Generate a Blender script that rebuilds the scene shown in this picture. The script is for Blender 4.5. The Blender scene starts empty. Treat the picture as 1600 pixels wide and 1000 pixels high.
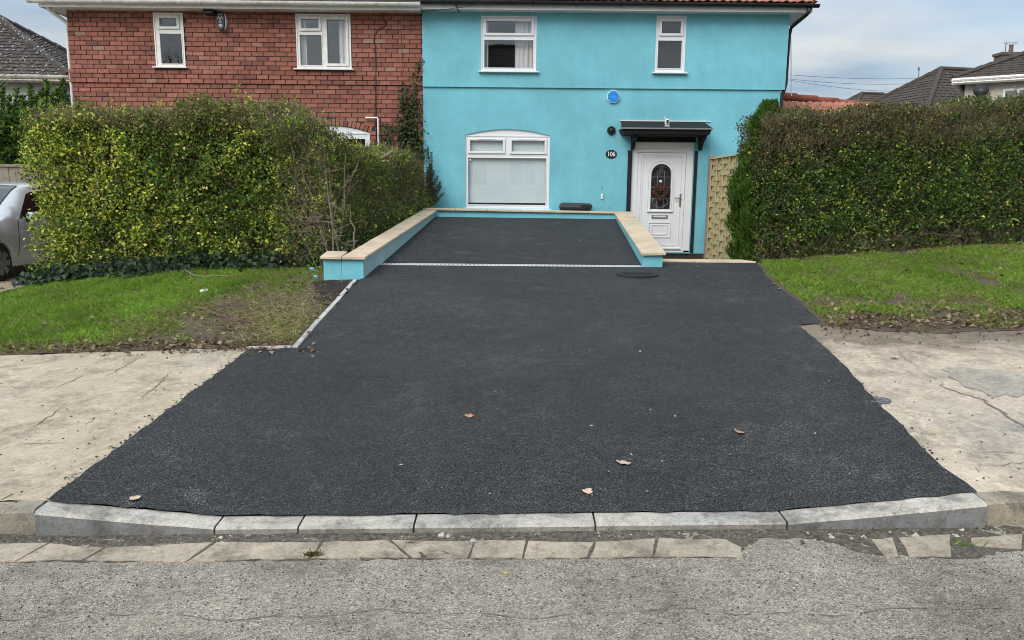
import bpy, bmesh, math, random
import numpy as np
from mathutils import Vector, Matrix
from mathutils.geometry import delaunay_2d_cdt

R = math.radians
random.seed(7)
rng = np.random.default_rng(11)
S = bpy.context.scene
COL = S.collection

# ------------------------------------------------------------------ camera, sky, sun, exposure
F_PX, PITCH, ROLL, EYE = 1200.0, R(9.8), R(0.54), 1.65
cam = bpy.data.cameras.new('camera')
cam.lens = 27.0
cam.sensor_width = 36.0
cam.clip_start, cam.clip_end = 0.05, 2000
cam_ob = bpy.data.objects.new('camera', cam)
COL.objects.link(cam_ob)
cam_ob.matrix_world = (Matrix.Translation((0, 0, EYE)) @ Matrix.Rotation(R(90) - PITCH, 4, 'X')
                       @ Matrix.Rotation(ROLL, 4, 'Z'))
S.camera = cam_ob

SUN_DIR = Vector((-0.48, -0.78, 0.76)).normalized()      # towards the sun
W = bpy.data.worlds.new('World')
S.world = W
W.use_nodes = True
nt = W.node_tree
for n in list(nt.nodes):
    nt.nodes.remove(n)


def wn(t, **kw):
    n = nt.nodes.new(t)
    for k, v in kw.items():
        setattr(n, k, v)
    return n


w_out = wn('ShaderNodeOutputWorld')
w_bg = wn('ShaderNodeBackground')
w_bg.inputs['Strength'].default_value = 0.10
sky = wn('ShaderNodeTexSky', sky_type='NISHITA', sun_disc=False)
sky.sun_elevation = math.asin(SUN_DIR.z)
sky.sun_rotation = math.atan2(SUN_DIR.x, SUN_DIR.y) % (2 * math.pi)
sky.air_density, sky.dust_density, sky.ozone_density = 1.0, 1.5, 1.5
tc = wn('ShaderNodeTexCoord')
sep = wn('ShaderNodeSeparateXYZ')
nt.links.new(tc.outputs['Generated'], sep.inputs[0])
# clouds lie on a flat layer: project the view direction on it
zc = wn('ShaderNodeMath', operation='MAXIMUM')
zc.inputs[1].default_value = 0.0
nt.links.new(sep.outputs['Z'], zc.inputs[0])
za = wn('ShaderNodeMath', operation='ADD')
za.inputs[1].default_value = 0.10
nt.links.new(zc.outputs[0], za.inputs[0])
dx = wn('ShaderNodeMath', operation='DIVIDE')
dy = wn('ShaderNodeMath', operation='DIVIDE')
nt.links.new(sep.outputs['X'], dx.inputs[0]); nt.links.new(za.outputs[0], dx.inputs[1])
nt.links.new(sep.outputs['Y'], dy.inputs[0]); nt.links.new(za.outputs[0], dy.inputs[1])
cmb = wn('ShaderNodeCombineXYZ')
nt.links.new(dx.outputs[0], cmb.inputs[0]); nt.links.new(dy.outputs[0], cmb.inputs[1])
cmb.inputs[2].default_value = 3.7
cn = wn('ShaderNodeTexNoise')
cn.inputs['Scale'].default_value = 0.62
cn.inputs['Detail'].default_value = 7
cn.inputs['Roughness'].default_value = 0.55
nt.links.new(cmb.outputs[0], cn.inputs['Vector'])
cr = wn('ShaderNodeValToRGB')
cr.color_ramp.elements[0].position = 0.36
cr.color_ramp.elements[0].color = (0.42, 0.42, 0.42, 1)
cr.color_ramp.elements[1].position = 0.60
cr.color_ramp.elements[1].color = (0.93, 0.93, 0.93, 1)
nt.links.new(cn.outputs['Fac'], cr.inputs[0])
cn2 = wn('ShaderNodeTexNoise')
cn2.inputs['Scale'].default_value = 1.1
cn2.inputs['Detail'].default_value = 6
nt.links.new(cmb.outputs[0], cn2.inputs['Vector'])
cr2 = wn('ShaderNodeValToRGB')
cr2.color_ramp.elements[0].position = 0.35
cr2.color_ramp.elements[0].color = (2.15, 2.75, 3.4, 1)
cr2.color_ramp.elements[1].position = 0.66
cr2.color_ramp.elements[1].color = (4.35, 4.35, 4.15, 1)
nt.links.new(cn2.outputs['Fac'], cr2.inputs[0])
hz = wn('ShaderNodeMapRange')                         # an overcast sky is about three times brighter overhead than at the horizon
hz.inputs['From Min'].default_value = 0.10
hz.inputs['From Max'].default_value = 1.0
hz.inputs['To Min'].default_value = 1.0
hz.inputs['To Max'].default_value = 2.7
nt.links.new(sep.outputs['Z'], hz.inputs['Value'])
cmul = wn('ShaderNodeVectorMath', operation='SCALE')
nt.links.new(cr2.outputs[0], cmul.inputs[0])
nt.links.new(hz.outputs[0], cmul.inputs['Scale'])
mixs = wn('ShaderNodeMix', data_type='RGBA')
nt.links.new(cr.outputs[0], mixs.inputs[0])
nt.links.new(sky.outputs[0], mixs.inputs[6])
nt.links.new(cmul.outputs[0], mixs.inputs[7])
nt.links.new(mixs.outputs[2], w_bg.inputs['Color'])
nt.links.new(w_bg.outputs[0], w_out.inputs['Surface'])

sl = bpy.data.lights.new('sun', 'SUN')
sl.energy = 1.4
sl.angle = R(38)
sl.color = (1.0, 0.965, 0.92)
so = bpy.data.objects.new('sun', sl)
COL.objects.link(so)
so.rotation_euler = SUN_DIR.to_track_quat('Z', 'Y').to_euler()
so.location = (-6, -8, 20)

S.render.engine = 'CYCLES'
S.view_settings.view_transform = 'Standard'
S.view_settings.look = 'None'
S.view_settings.gamma = 1
S.view_settings.exposure = 0.72
S.view_settings.use_curve_mapping = False
S.cycles.filter_width = 1.0
S.cycles.max_bounces = 6
S.cycles.transparent_max_bounces = 12


# ------------------------------------------------------------------ camera rays -> points on real surfaces
def ray(px, py):
    u, v = (px - 800) / F_PX, -(py - 500) / F_PX
    c, s = math.cos(ROLL), math.sin(ROLL)
    x, y = c * u - s * v, s * u + c * v
    cp, sp = math.cos(PITCH), math.sin(PITCH)
    return (x, y * sp + cp, y * cp - sp)


def P(px, py, Y=15.0):
    d = ray(px, py)
    t = Y / d[1]
    return Vector((d[0] * t, Y, EYE + d[2] * t))


# ------------------------------------------------------------------ terrain
TX = np.array([-60, -12, -8, -4.7, -2.35, -1.97, 0, 2.3, 3.6, 4.3, 6, 8, 14, 60.])
TY = np.array([3.6, 6.7, 9.4, 10.2, 11.2, 11.65, 15, 25, 60.])
TZ = np.array([
    [-.2, -.12, -.04, .03, .08, .09, .125, .17, .20, .21, .245, .28, .40, .60],
    [-.2, -.05, .03, .13, .22, .235, .29, .37, .40, .41, .45, .50, .60, .80],
    [-.2, -.02, .06, .28, .47, .515, .535, .55, .55, .57, .65, .76, .85, .90],
    [-.2, .00, .08, .36, .50, .612, .612, .612, .60, .62, .72, .82, .90, .95],
    [-.2, .00, .10, .42, .50, .52, .55, .60, .60, .64, .79, .92, 1.0, 1.0],
    [-.2, .00, .10, .42, .50, .50, .50, .27, .27, .64, .80, .92, 1.0, 1.0],
    [-.2, .00, .10, .35, .40, .35, .30, .27, .27, .70, .90, 1.0, 1.1, 1.0],
    [.0, .00, .10, .30, .40, .42, .50, .60, .70, .75, .90, 1.0, 1.1, 1.2],
    [1.] * 14])


def kerb_h(x):
    return np.interp(x, [-2.31, -1.44, 1.344, 2.305], [.125, .035, .035, .125])


def Zroad(x, y):
    return 0.02 * np.clip(x, -12, 12)


def Zf(x, y):
    x = np.asarray(x, float)
    y = np.asarray(y, float)
    xi = np.clip(x, TX[0], TX[-1])
    yi = np.clip(y, TY[0], TY[-1])
    ix = np.clip(np.searchsorted(TX, xi) - 1, 0, len(TX) - 2)
    iy = np.clip(np.searchsorted(TY, yi) - 1, 0, len(TY) - 2)
    fx = (xi - TX[ix]) / (TX[ix + 1] - TX[ix])
    fy = (yi - TY[iy]) / (TY[iy + 1] - TY[iy])
    z = (TZ[iy, ix] * (1 - fx) + TZ[iy, ix + 1] * fx) * (1 - fy) + (TZ[iy + 1, ix] * (1 - fx) + TZ[iy + 1, ix + 1] * fx) * fy
    s = np.clip((y - 3.6) / 2.2, 0, 1)
    z = z + (kerb_h(x) - .125) * (1 - s * s * (3 - 2 * s))
    return np.where(y < 3.5, Zroad(x, y), z)


def hit(px, py, dz=0.0):
    d = ray(px, py)
    f = lambda t: EYE + d[2] * t - float(Zf(d[0] * t, d[1] * t)) - dz
    t0 = 2.0 / d[1]
    t = t0
    while t * d[1] < 40:
        t1 = t + .05
        if f(t1) < 0:
            for _ in range(25):
                m = (t + t1) / 2
                if f(m) < 0: t1 = m
                else: t = m
            break
        t = t1
    return Vector((d[0] * t, d[1] * t, EYE + d[2] * t))


# ------------------------------------------------------------------ materials
class NT:
    def __init__(self, name):
        self.m = bpy.data.materials.new(name)
        self.m.use_nodes = True
        self.t = self.m.node_tree
        self.b = self.t.nodes['Principled BSDF']
        self.tc = self.t.nodes.new('ShaderNodeTexCoord')
        self.co = self.tc.outputs['Object']

    def n(self, t, **kw):
        x = self.t.nodes.new(t)
        for k, v in kw.items():
            setattr(x, k, v)
        return x

    def l(self, a, b):
        self.t.links.new(a, b)

    def mapping(self, scale):
        mp = self.n('ShaderNodeMapping')
        mp.inputs['Scale'].default_value = scale
        self.l(self.co, mp.inputs[0])
        return mp.outputs[0]

    def noise(self, scale, detail=4, rough=.55, vec=None, dist=0):
        x = self.n('ShaderNodeTexNoise')
        x.inputs['Scale'].default_value = scale
        x.inputs['Detail'].default_value = detail
        x.inputs['Roughness'].default_value = rough
        x.inputs['Distortion'].default_value = dist
        self.l(vec or self.co, x.inputs['Vector'])
        return x.outputs['Fac']

    def voro(self, scale, feature='F1', out='Distance', rand=1):
        x = self.n('ShaderNodeTexVoronoi', feature=feature)
        x.inputs['Scale'].default_value = scale
        x.inputs['Randomness'].default_value = rand
        self.l(self.co, x.inputs['Vector'])
        return x.outputs[out]

    def ramp(self, fac, stops):
        x = self.n('ShaderNodeValToRGB')
        e = x.color_ramp.elements
        while len(e) < len(stops):
            e.new(.5)
        for i, (p, c) in enumerate(stops):
            e[i].position = p
            e[i].color = (c, c, c, 1) if isinstance(c, (int, float)) else (*c, 1)
        self.l(fac, x.inputs[0])
        return x.outputs[0]

    def mix(self, fac, a, b, blend='MIX'):
        x = self.n('ShaderNodeMix', data_type='RGBA', blend_type=blend)
        for s, v in ((0, fac), (6, a), (7, b)):
            if isinstance(v, (int, float)):
                x.inputs[s].default_value = v if s == 0 else (v, v, v, 1)
            elif isinstance(v, tuple):
                x.inputs[s].default_value = (*v, 1)
            else:
                self.l(v, x.inputs[s])
        return x.outputs[2]

    def math(self, op, a, b=0.0):
        x = self.n('ShaderNodeMath', operation=op)
        for i, v in enumerate((a, b)):
            if isinstance(v, (int, float)):
                x.inputs[i].default_value = v
            else:
                self.l(v, x.inputs[i])
        return x.outputs[0]

    def bump(self, h, strength=.4, dist=.01):
        x = self.n('ShaderNodeBump')
        x.inputs['Strength'].default_value = strength
        x.inputs['Distance'].default_value = dist
        self.l(h, x.inputs['Height'])
        self.l(x.outputs[0], self.b.inputs['Normal'])

    def color(self, c):
        if isinstance(c, tuple):
            self.b.inputs['Base Color'].default_value = (*c, 1)
        else:
            self.l(c, self.b.inputs['Base Color'])

    def rough(self, r):
        if isinstance(r, (int, float)):
            self.b.inputs['Roughness'].default_value = r
        else:
            self.l(r, self.b.inputs['Roughness'])


def simple(name, c, rough=.6, var=.12, vscale=6, bump=None, metal=0, spec=.5):
    m = NT(name)
    d = tuple(x * (1 - var) for x in c)
    b = tuple(min(1, x * (1 + var)) for x in c)
    m.color(m.ramp(m.noise(vscale, 5), [(.3, d), (.7, b)]))
    m.rough(rough)
    m.b.inputs['Metallic'].default_value = metal
    m.b.inputs['Specular IOR Level'].default_value = spec
    if bump:
        m.bump(m.noise(bump[0], 4), bump[1], bump[2])
    return m.m


def asphalt_mat():
    m = NT('new_asphalt')
    def cells(s):
        v = m.n('ShaderNodeTexVoronoi')
        v.inputs['Scale'].default_value = s
        m.l(m.co, v.inputs['Vector'])
        h = m.n('ShaderNodeSeparateColor')
        m.l(v.outputs['Color'], h.inputs[0])
        return v, h.outputs[0]
    v1, h1 = cells(240)
    v2, h2 = cells(115)
    c = m.ramp(h1, [(0, (.007, .0075, .008)), (.4, (.021, .023, .024)), (.8, (.048, .051, .052)), (1, (.125, .13, .132))])
    c = m.mix(1.0, c, m.ramp(h2, [(0, .62), (.6, 1.0), (.93, 1.15), (1, 1.9)]), 'MULTIPLY')
    c = m.mix(1.0, c, m.ramp(m.noise(.8, 6, .65), [(.32, .80), (.68, 1.22)]), 'MULTIPLY')
    c = m.mix(1.0, c, m.ramp(m.noise(9, 6, .7), [(.3, .84), (.7, 1.16)]), 'MULTIPLY')
    scuff = m.ramp(m.noise(3.4, 9, .76), [(.535, 0.0), (.66, .7)])
    c = m.mix(scuff, c, m.mix(1.0, c, (1.75, 1.72, 1.66), 'MULTIPLY'))
    dust = m.ramp(m.noise(1.9, 8, .7, dist=.5), [(.59, 0.0), (.72, .38)])
    c = m.mix(dust, c, (.115, .10, .085))
    m.color(c)
    m.rough(.86)
    m.b.inputs['Specular IOR Level'].default_value = .3
    m.bump(v2.outputs['Distance'], .7, .005)
    return m.m


def concrete_mat(name, warm=(.49, .405, .30), cool=(.41, .365, .30), dark=(.23, .19, .145), earth=None, blot=1.0):
    m = NT(name)
    c = m.ramp(m.noise(.8, 6, .6), [(.32, cool), (.5, warm), (.7, tuple(x * 1.12 for x in warm))])
    st = m.mapping((1.3, 1.1, 1))
    streak = m.ramp(m.noise(2.2, 9, .74, vec=st, dist=.5), [(.38, 1 - .34 * blot), (.50, 1.0), (.64, 1.10)])
    c = m.mix(1.0, c, streak, 'MULTIPLY')
    worn = m.ramp(m.noise(3.0, 10, .80, dist=.25), [(.515, 0.0), (.62, .62 * blot)])
    c = m.mix(worn, c, dark)
    pale = m.ramp(m.noise(4.6, 9, .78), [(.51, 0.0), (.63, .6)])
    c = m.mix(pale, c, tuple(min(.8, x * 1.38) for x in warm))
    if earth:                                            # soil trodden over the back of the slab
        s = m.n('ShaderNodeSeparateXYZ')
        m.l(m.co, s.inputs[0])
        g = m.n('ShaderNodeMapRange')
        g.inputs['From Min'].default_value, g.inputs['From Max'].default_value = earth[0], earth[1]
        m.l(s.outputs['Y'], g.inputs['Value'])
        k = m.math('ADD', g.outputs[0], m.math('SUBTRACT', m.noise(2.6, 9, .75, dist=.4), .62))
        k = m.ramp(k, [(.32, 0.0), (.62, .8)])
        c = m.mix(k, c, (.15, .115, .08))
    pits = m.ramp(m.noise(60, 3, .65), [(.30, .50), (.40, 1.0)])
    c = m.mix(1.0, c, pits, 'MULTIPLY')
    c = m.mix(1.0, c, m.ramp(m.noise(26, 7, .8), [(.34, .74), (.5, 1.0), (.66, 1.14)]), 'MULTIPLY')
    fine = m.ramp(m.noise(230, 3, .75), [(.32, .66), (.68, 1.28)])
    c = m.mix(1.0, c, fine, 'MULTIPLY')
    m.color(c)
    m.rough(.9)
    m.b.inputs['Specular IOR Level'].default_value = .3
    m.bump(m.noise(60, 6, .7), .6, .007)
    return m.m


def road_mat():
    m = NT('old_road_surface')
    v = m.n('ShaderNodeTexVoronoi')
    v.inputs['Scale'].default_value = 185
    m.l(m.co, v.inputs['Vector'])
    hs = m.n('ShaderNodeSeparateColor')
    m.l(v.outputs['Color'], hs.inputs[0])
    c = m.ramp(hs.outputs[0], [(0, (.06, .055, .048)), (.14, (.26, .232, .188)), (.75, (.41, .365, .295)), (1, (.66, .60, .50))])
    big = m.ramp(m.noise(1.3, 8, .72), [(.36, .60), (.5, .93), (.64, 1.14)])
    c = m.mix(1.0, c, big, 'MULTIPLY')
    st = m.mapping((.35, 3.0, 1))
    seam = m.ramp(m.noise(1.6, 7, .7, vec=st), [(.33, .62), (.43, 1.0)])
    c = m.mix(.8, c, m.mix(1.0, c, seam, 'MULTIPLY'))
    pale = m.ramp(m.noise(3, 8, .75), [(.5, 0.0), (.72, .5)])
    c = m.mix(pale, c, (.47, .415, .33))
    c = m.mix(1.0, c, m.ramp(m.noise(24, 6, .8), [(.34, .72), (.5, 1.0), (.66, 1.16)]), 'MULTIPLY')
    m.color(c)
    m.rough(.9)
    m.bump(v.outputs['Distance'], .9, .008)
    return m.m


def render_wall_mat(name, base, dirt=0.0):
    m = NT(name)
    d = tuple(x * .82 for x in base)
    b = tuple(x * 1.10 for x in base)
    c = m.ramp(m.noise(1.1, 9, .68), [(.32, d), (.68, b)])
    c = m.mix(1.0, c, m.ramp(m.noise(34, 5, .8), [(.3, .90), (.7, 1.09)]), 'MULTIPLY')
    run = m.noise(1.6, 7, .72, vec=m.mapping((3.2, 3.2, .34)))          # faint vertical weathering
    c = m.mix(1.0, c, m.ramp(run, [(.34, .965), (.52, 1.0), (.66, 1.015)]), 'MULTIPLY')
    if dirt:
        k = m.ramp(m.noise(7, 7, .75, dist=.6), [(.5 - dirt * .25, 0.0), (.66, min(1, dirt))])
        c = m.mix(k, c, (.40, .46, .45))
    m.color(c)
    m.rough(.86)
    m.bump(m.noise(170, 5, .7), .55, .006)
    return m.m


def brick_mat(name, per_object):
    m = NT(name)
    if per_object:
        oi = m.n('ShaderNodeObjectInfo')
        r = oi.outputs['Random']
    else:
        g = m.n('ShaderNodeNewGeometry')
        r = g.outputs['Random Per Island']
    c = m.ramp(r, [(0, (.20, .080, .062)), (.18, (.27, .102, .074)), (.6, (.325, .120, .084)), (.95, (.38, .150, .108)), (.985, (.33, .17, .125)), (1, (.37, .23, .165))])
    sm = m.ramp(m.noise(11, 8, .8, vec=None, dist=.3), [(.36, .70), (.6, 1.14)])
    c = m.mix(1.0, c, m.ramp(m.noise(.9, 6, .7), [(.36, .80), (.62, 1.08)]), 'MULTIPLY')
    c = m.mix(1.0, c, sm, 'MULTIPLY')
    gr = m.ramp(m.noise(5.5, 8, .8), [(.64, 0.0), (.76, .4)])
    c = m.mix(gr, c, (.33, .27, .21))
    m.color(c)
    m.rough(.88)
    m.bump(m.noise(120, 5, .7), .6, .004)
    return m.m


def foliage_mat(name, rough=.45, transl=.32):
    m = NT(name)
    a = m.n('ShaderNodeAttribute', attribute_name='Col')
    c = m.mix(1.0, a.outputs['Color'], m.ramp(m.noise(30, 3), [(.3, .85), (.7, 1.15)]), 'MULTIPLY')
    m.color(c)
    m.rough(rough)
    m.b.inputs['Specular IOR Level'].default_value = .22
    tr = m.n('ShaderNodeBsdfTranslucent')
    m.l(c, tr.inputs['Color'])
    mx = m.n('ShaderNodeMixShader')
    mx.inputs[0].default_value = transl
    out = m.t.nodes['Material Output']
    m.l(m.b.outputs[0], mx.inputs[1])
    m.l(tr.outputs[0], mx.inputs[2])
    m.l(mx.outputs[0], out.inputs['Surface'])
    return m.m


def glass_mat(name, f0=.075, tint=(1, 1, 1), rough=.015):
    m = NT(name)
    lw = m.n('ShaderNodeLayerWeight')
    fac = m.math('ADD', m.math('MULTIPLY', m.math('POWER', lw.outputs['Facing'], 5.0), 1 - f0), f0)
    gl = m.n('ShaderNodeBsdfGlossy')
    gl.inputs['Roughness'].default_value = rough
    tr = m.n('ShaderNodeBsdfTransparent')
    tr.inputs['Color'].default_value = (*tint, 1)
    wob_ = m.n('ShaderNodeBump')
    wob_.inputs['Strength'].default_value = .06
    wob_.inputs['Distance'].default_value = .01
    m.l(m.noise(2.2, 2), wob_.inputs['Height'])
    m.l(wob_.outputs[0], gl.inputs['Normal'])
    mx = m.n('ShaderNodeMixShader')
    m.l(fac, mx.inputs[0])
    m.l(tr.outputs[0], mx.inputs[1])
    m.l(gl.outputs[0], mx.inputs[2])
    m.l(mx.outputs[0], m.t.nodes['Material Output'].inputs['Surface'])
    return m.m


def soil_grass_mat():
    m = NT('verge_soil')
    c = m.ramp(m.noise(2.2, 7, .65), [(.30, (.085, .054, .036)), (.48, (.125, .088, .055)), (.66, (.115, .105, .048))])
    c = m.mix(1.0, c, m.ramp(m.noise(45, 5, .7), [(.3, .55), (.7, 1.35)]), 'MULTIPLY')
    m.color(c)
    m.rough(.95)
    m.bump(m.noise(38, 6, .7), .9, .03)
    return m.m


def roof_mat(name, c, lichen=None):
    m = NT(name)
    d = tuple(x * .7 for x in c)
    b = tuple(x * 1.3 for x in c)
    k = m.ramp(m.noise(2.4, 7, .7), [(.3, d), (.7, b)])
    if lichen:
        q = m.ramp(m.voro(7.5), [(.20, .8), (.27, 0.0)])
        q = m.mix(1.0, q, m.ramp(m.noise(5, 5, .7), [(.44, 0.0), (.50, 1.0)]), 'MULTIPLY')
        k = m.mix(q, k, lichen)
    m.color(k)
    m.rough(.85)
    m.bump(m.noise(50, 4), .4, .01)
    return m.m


MAT = dict(
    asphalt=asphalt_mat(),
    concrete=concrete_mat('pavement_concrete'),
    concrete_r=concrete_mat('trodden_pavement_concrete', (.52, .435, .335), (.42, .375, .315), (.20, .165, .125), (5.0, 7.1)),
    kerb=concrete_mat('kerb_concrete', (.46, .43, .375), (.33, .34, .345), (.16, .15, .135), None, 1.25),
    edging=concrete_mat('edging_concrete', (.50, .48, .44), (.44, .44, .43), (.25, .23, .2)),
    channel=concrete_mat('channel_stone', (.40, .338, .258), (.33, .29, .24), (.15, .12, .09), None, 1.2),
    road=road_mat(),
    dirt=simple('wet_grit', (.16, .137, .108), .95, .6, 42, (110, 1, .03)),
    soil=simple('dark_topsoil', (.022, .016, .013), .95, .5, 20, (60, 1, .03)),
    redsoil=simple('red_soil', (.105, .052, .040), .95, .45, 14, (50, 1, .03)),
    ground=simple('garden_earth', (.06, .055, .03), .95, .4, 3, (20, .8, .03)),
    verge=soil_grass_mat(),
    gravel=simple('golden_gravel', (.36, .29, .20), .9, .5, 60, (70, 1, .03)),
    blue=render_wall_mat('blue_render', (.190, .53, .62)),
    blue_rough=render_wall_mat('blue_wall_render', (.185, .57, .67), .2),
    blue_worn=render_wall_mat('worn_blue_wall_render', (.26, .55, .60), .9),
    stone=simple('sandstone_coping', (.57, .455, .325), .85, .17, 3.5, (45, .4, .006)),
    upvc=simple('white_upvc', (.78, .79, .80), .28, .03, 3),
    upvc_old=simple('weathered_white_upvc', (.77, .76, .73), .4, .10, 9),
    gutter_old=simple('stained_grey_gutter', (.74, .73, .69), .45, .22, 9),
    fascia=simple('white_fascia_paint', (.70, .70, .70), .5, .09, 5),
    black=simple('black_plastic', (.010, .011, .013), .38, .2, 8),
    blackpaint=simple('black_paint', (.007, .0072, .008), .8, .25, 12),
    glass=glass_mat('window_glass'),
    glass_side=glass_mat('side_window_glass', .04, (.3, .34, .34)),
    glass_dark=glass_mat('tinted_car_glass', .22, (.35, .40, .40)),
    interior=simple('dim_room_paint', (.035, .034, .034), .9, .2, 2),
    blind=simple('frosted_blind', (.60, .70, .72), .55, .05, 2),
    curtain=simple('white_net_curtain', (.62, .62, .61), .8, .08, 4),
    mortar=simple('dark_mortar', (.052, .040, .035), .95, .35, 25, (120, .8, .006)),
    brick=brick_mat('red_brick', True),
    brick_far=brick_mat('red_brick_mass', False),
    lead=simple('dull_steel', (.34, .36, .37), .4, .15, 20, None, .8),
    galv=simple('galvanised_steel', (.70, .71, .70), .5, .12, 25, None, .15),
    terracotta=roof_mat('terracotta_tile', (.42, .17, .108)),
    ridge_red=roof_mat('red_ridge_tile', (.27, .080, .046)),
    brown_tile=roof_mat('brown_concrete_tile', (.066, .052, .044)),
    iron=simple('cast_iron_cover', (.015, .017, .017), .7, .3, 20, (60, .5, .005)),
    old_stack=simple('sooty_chimney_brick', (.15, .115, .095), .9, .35, 9, (40, .6, .01)),
    mossy_tile=roof_mat('lichen_spotted_tile', (.055, .046, .040), (.62, .62, .60)),
    cream=render_wall_mat('cream_render', (.66, .60, .51)),
    white_wall=render_wall_mat('white_render', (.66, .66, .66)),
    leaf=foliage_mat('hedge_leaf'),
    needle=foliage_mat('conifer_spray', .6, .2),
    grass=foliage_mat('grass_blade', .55, .3),
    litter=foliage_mat('dead_leaf', .75, .15),
    twig=simple('brown_twig', (.15, .105, .07), .9, .35, 12),
    stem=simple('pale_bark', (.24, .19, .135), .9, .3, 14, (60, .6, .006)),
    core=simple('shaded_twigs', (.030, .027, .016), .95, .4, 30),
    timber=simple('green_treated_timber', (.46, .375, .195), .8, .16, 7, (40, .4, .006)),
    timber_grey=simple('weathered_timber', (.27, .23, .185), .9, .2, 8, (40, .5, .006)),
    wreath=simple('rust_brown_berries', (.085, .028, .014), .7, .4, 60),
    rubber=simple('tyre_rubber', (.016, .016, .017), .85, .2, 20),
    plinth=simple('dark_plinth_brick', (.055, .032, .026), .9, .4, 9, (60, .6, .01)),
    plaque_blue=simple('bright_blue_plastic', (.010, .25, .74), .35, .02, 3),
    white=simple('white_plastic', (.80, .80, .80), .35, .02, 4),
    greyplastic=simple('grey_plastic', (.10, .105, .11), .5, .1, 6),
    bin=simple('dark_green_bin_plastic', (.012, .018, .020), .42, .15, 6),
    dish=simple('dark_grey_dish', (.05, .052, .056), .5, .1, 6),
    stone_bits=simple('pale_stone_chip', (.42, .38, .32), .9, .3, 5),
    dark_bits=simple('dark_stone_chip', (.03, .032, .034), .8, .4, 30),
    crack=simple('dirt_filled_crack', (.19, .16, .125), .95, .35, 30, (80, .6, .01)),
    patch=concrete_mat('grey_repair_mortar', (.37, .33, .272), (.33, .30, .255), (.22, .19, .155)),
    kerb_face=concrete_mat('dark_kerb_face', (.22, .218, .212), (.16, .17, .18), (.115, .105, .095), None, 1.1),  # front faces of the ramped stones, darker than their tops
    kerb_mid=concrete_mat('mid_kerb_face', (.31, .285, .25), (.26, .25, .235), (.13, .115, .095), None, 1.2),  # front faces of the dropped stones, a little darker than their tops
    kerb_old=concrete_mat('old_kerb_concrete', (.33, .285, .22), (.27, .25, .215), (.12, .10, .08), None, 1.3),
)


def car_paint():
    m = NT('silver_car_paint')
    m.color((.60, .64, .665))
    m.b.inputs['Metallic'].default_value = .30
    m.rough(.28)
    m.b.inputs['Coat Weight'].default_value = .6
    m.b.inputs['Coat Roughness'].default_value = .05
    return m.m


MAT['car'] = car_paint()


# ------------------------------------------------------------------ mesh builder and scene graph helpers
def tag(o, label=None, cat=None, group=None, kind=None):
    if label: o['label'] = label
    if cat: o['category'] = cat
    if group: o['group'] = group
    if kind: o['kind'] = kind
    return o


BASE = {}


def link(o, parent=None):
    COL.objects.link(o)
    if parent is not None:
        o.parent = parent
        o.matrix_parent_inverse = Matrix.Translation(-BASE.get(parent.name, Vector((0, 0, 0))))
    return o


def empty(name, loc, label, cat, group=None):
    o = bpy.data.objects.new(name, None)
    o.empty_display_size = .2
    o.location = loc
    COL.objects.link(o)
    BASE[o.name] = Vector(loc)
    return tag(o, label, cat, group)


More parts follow.
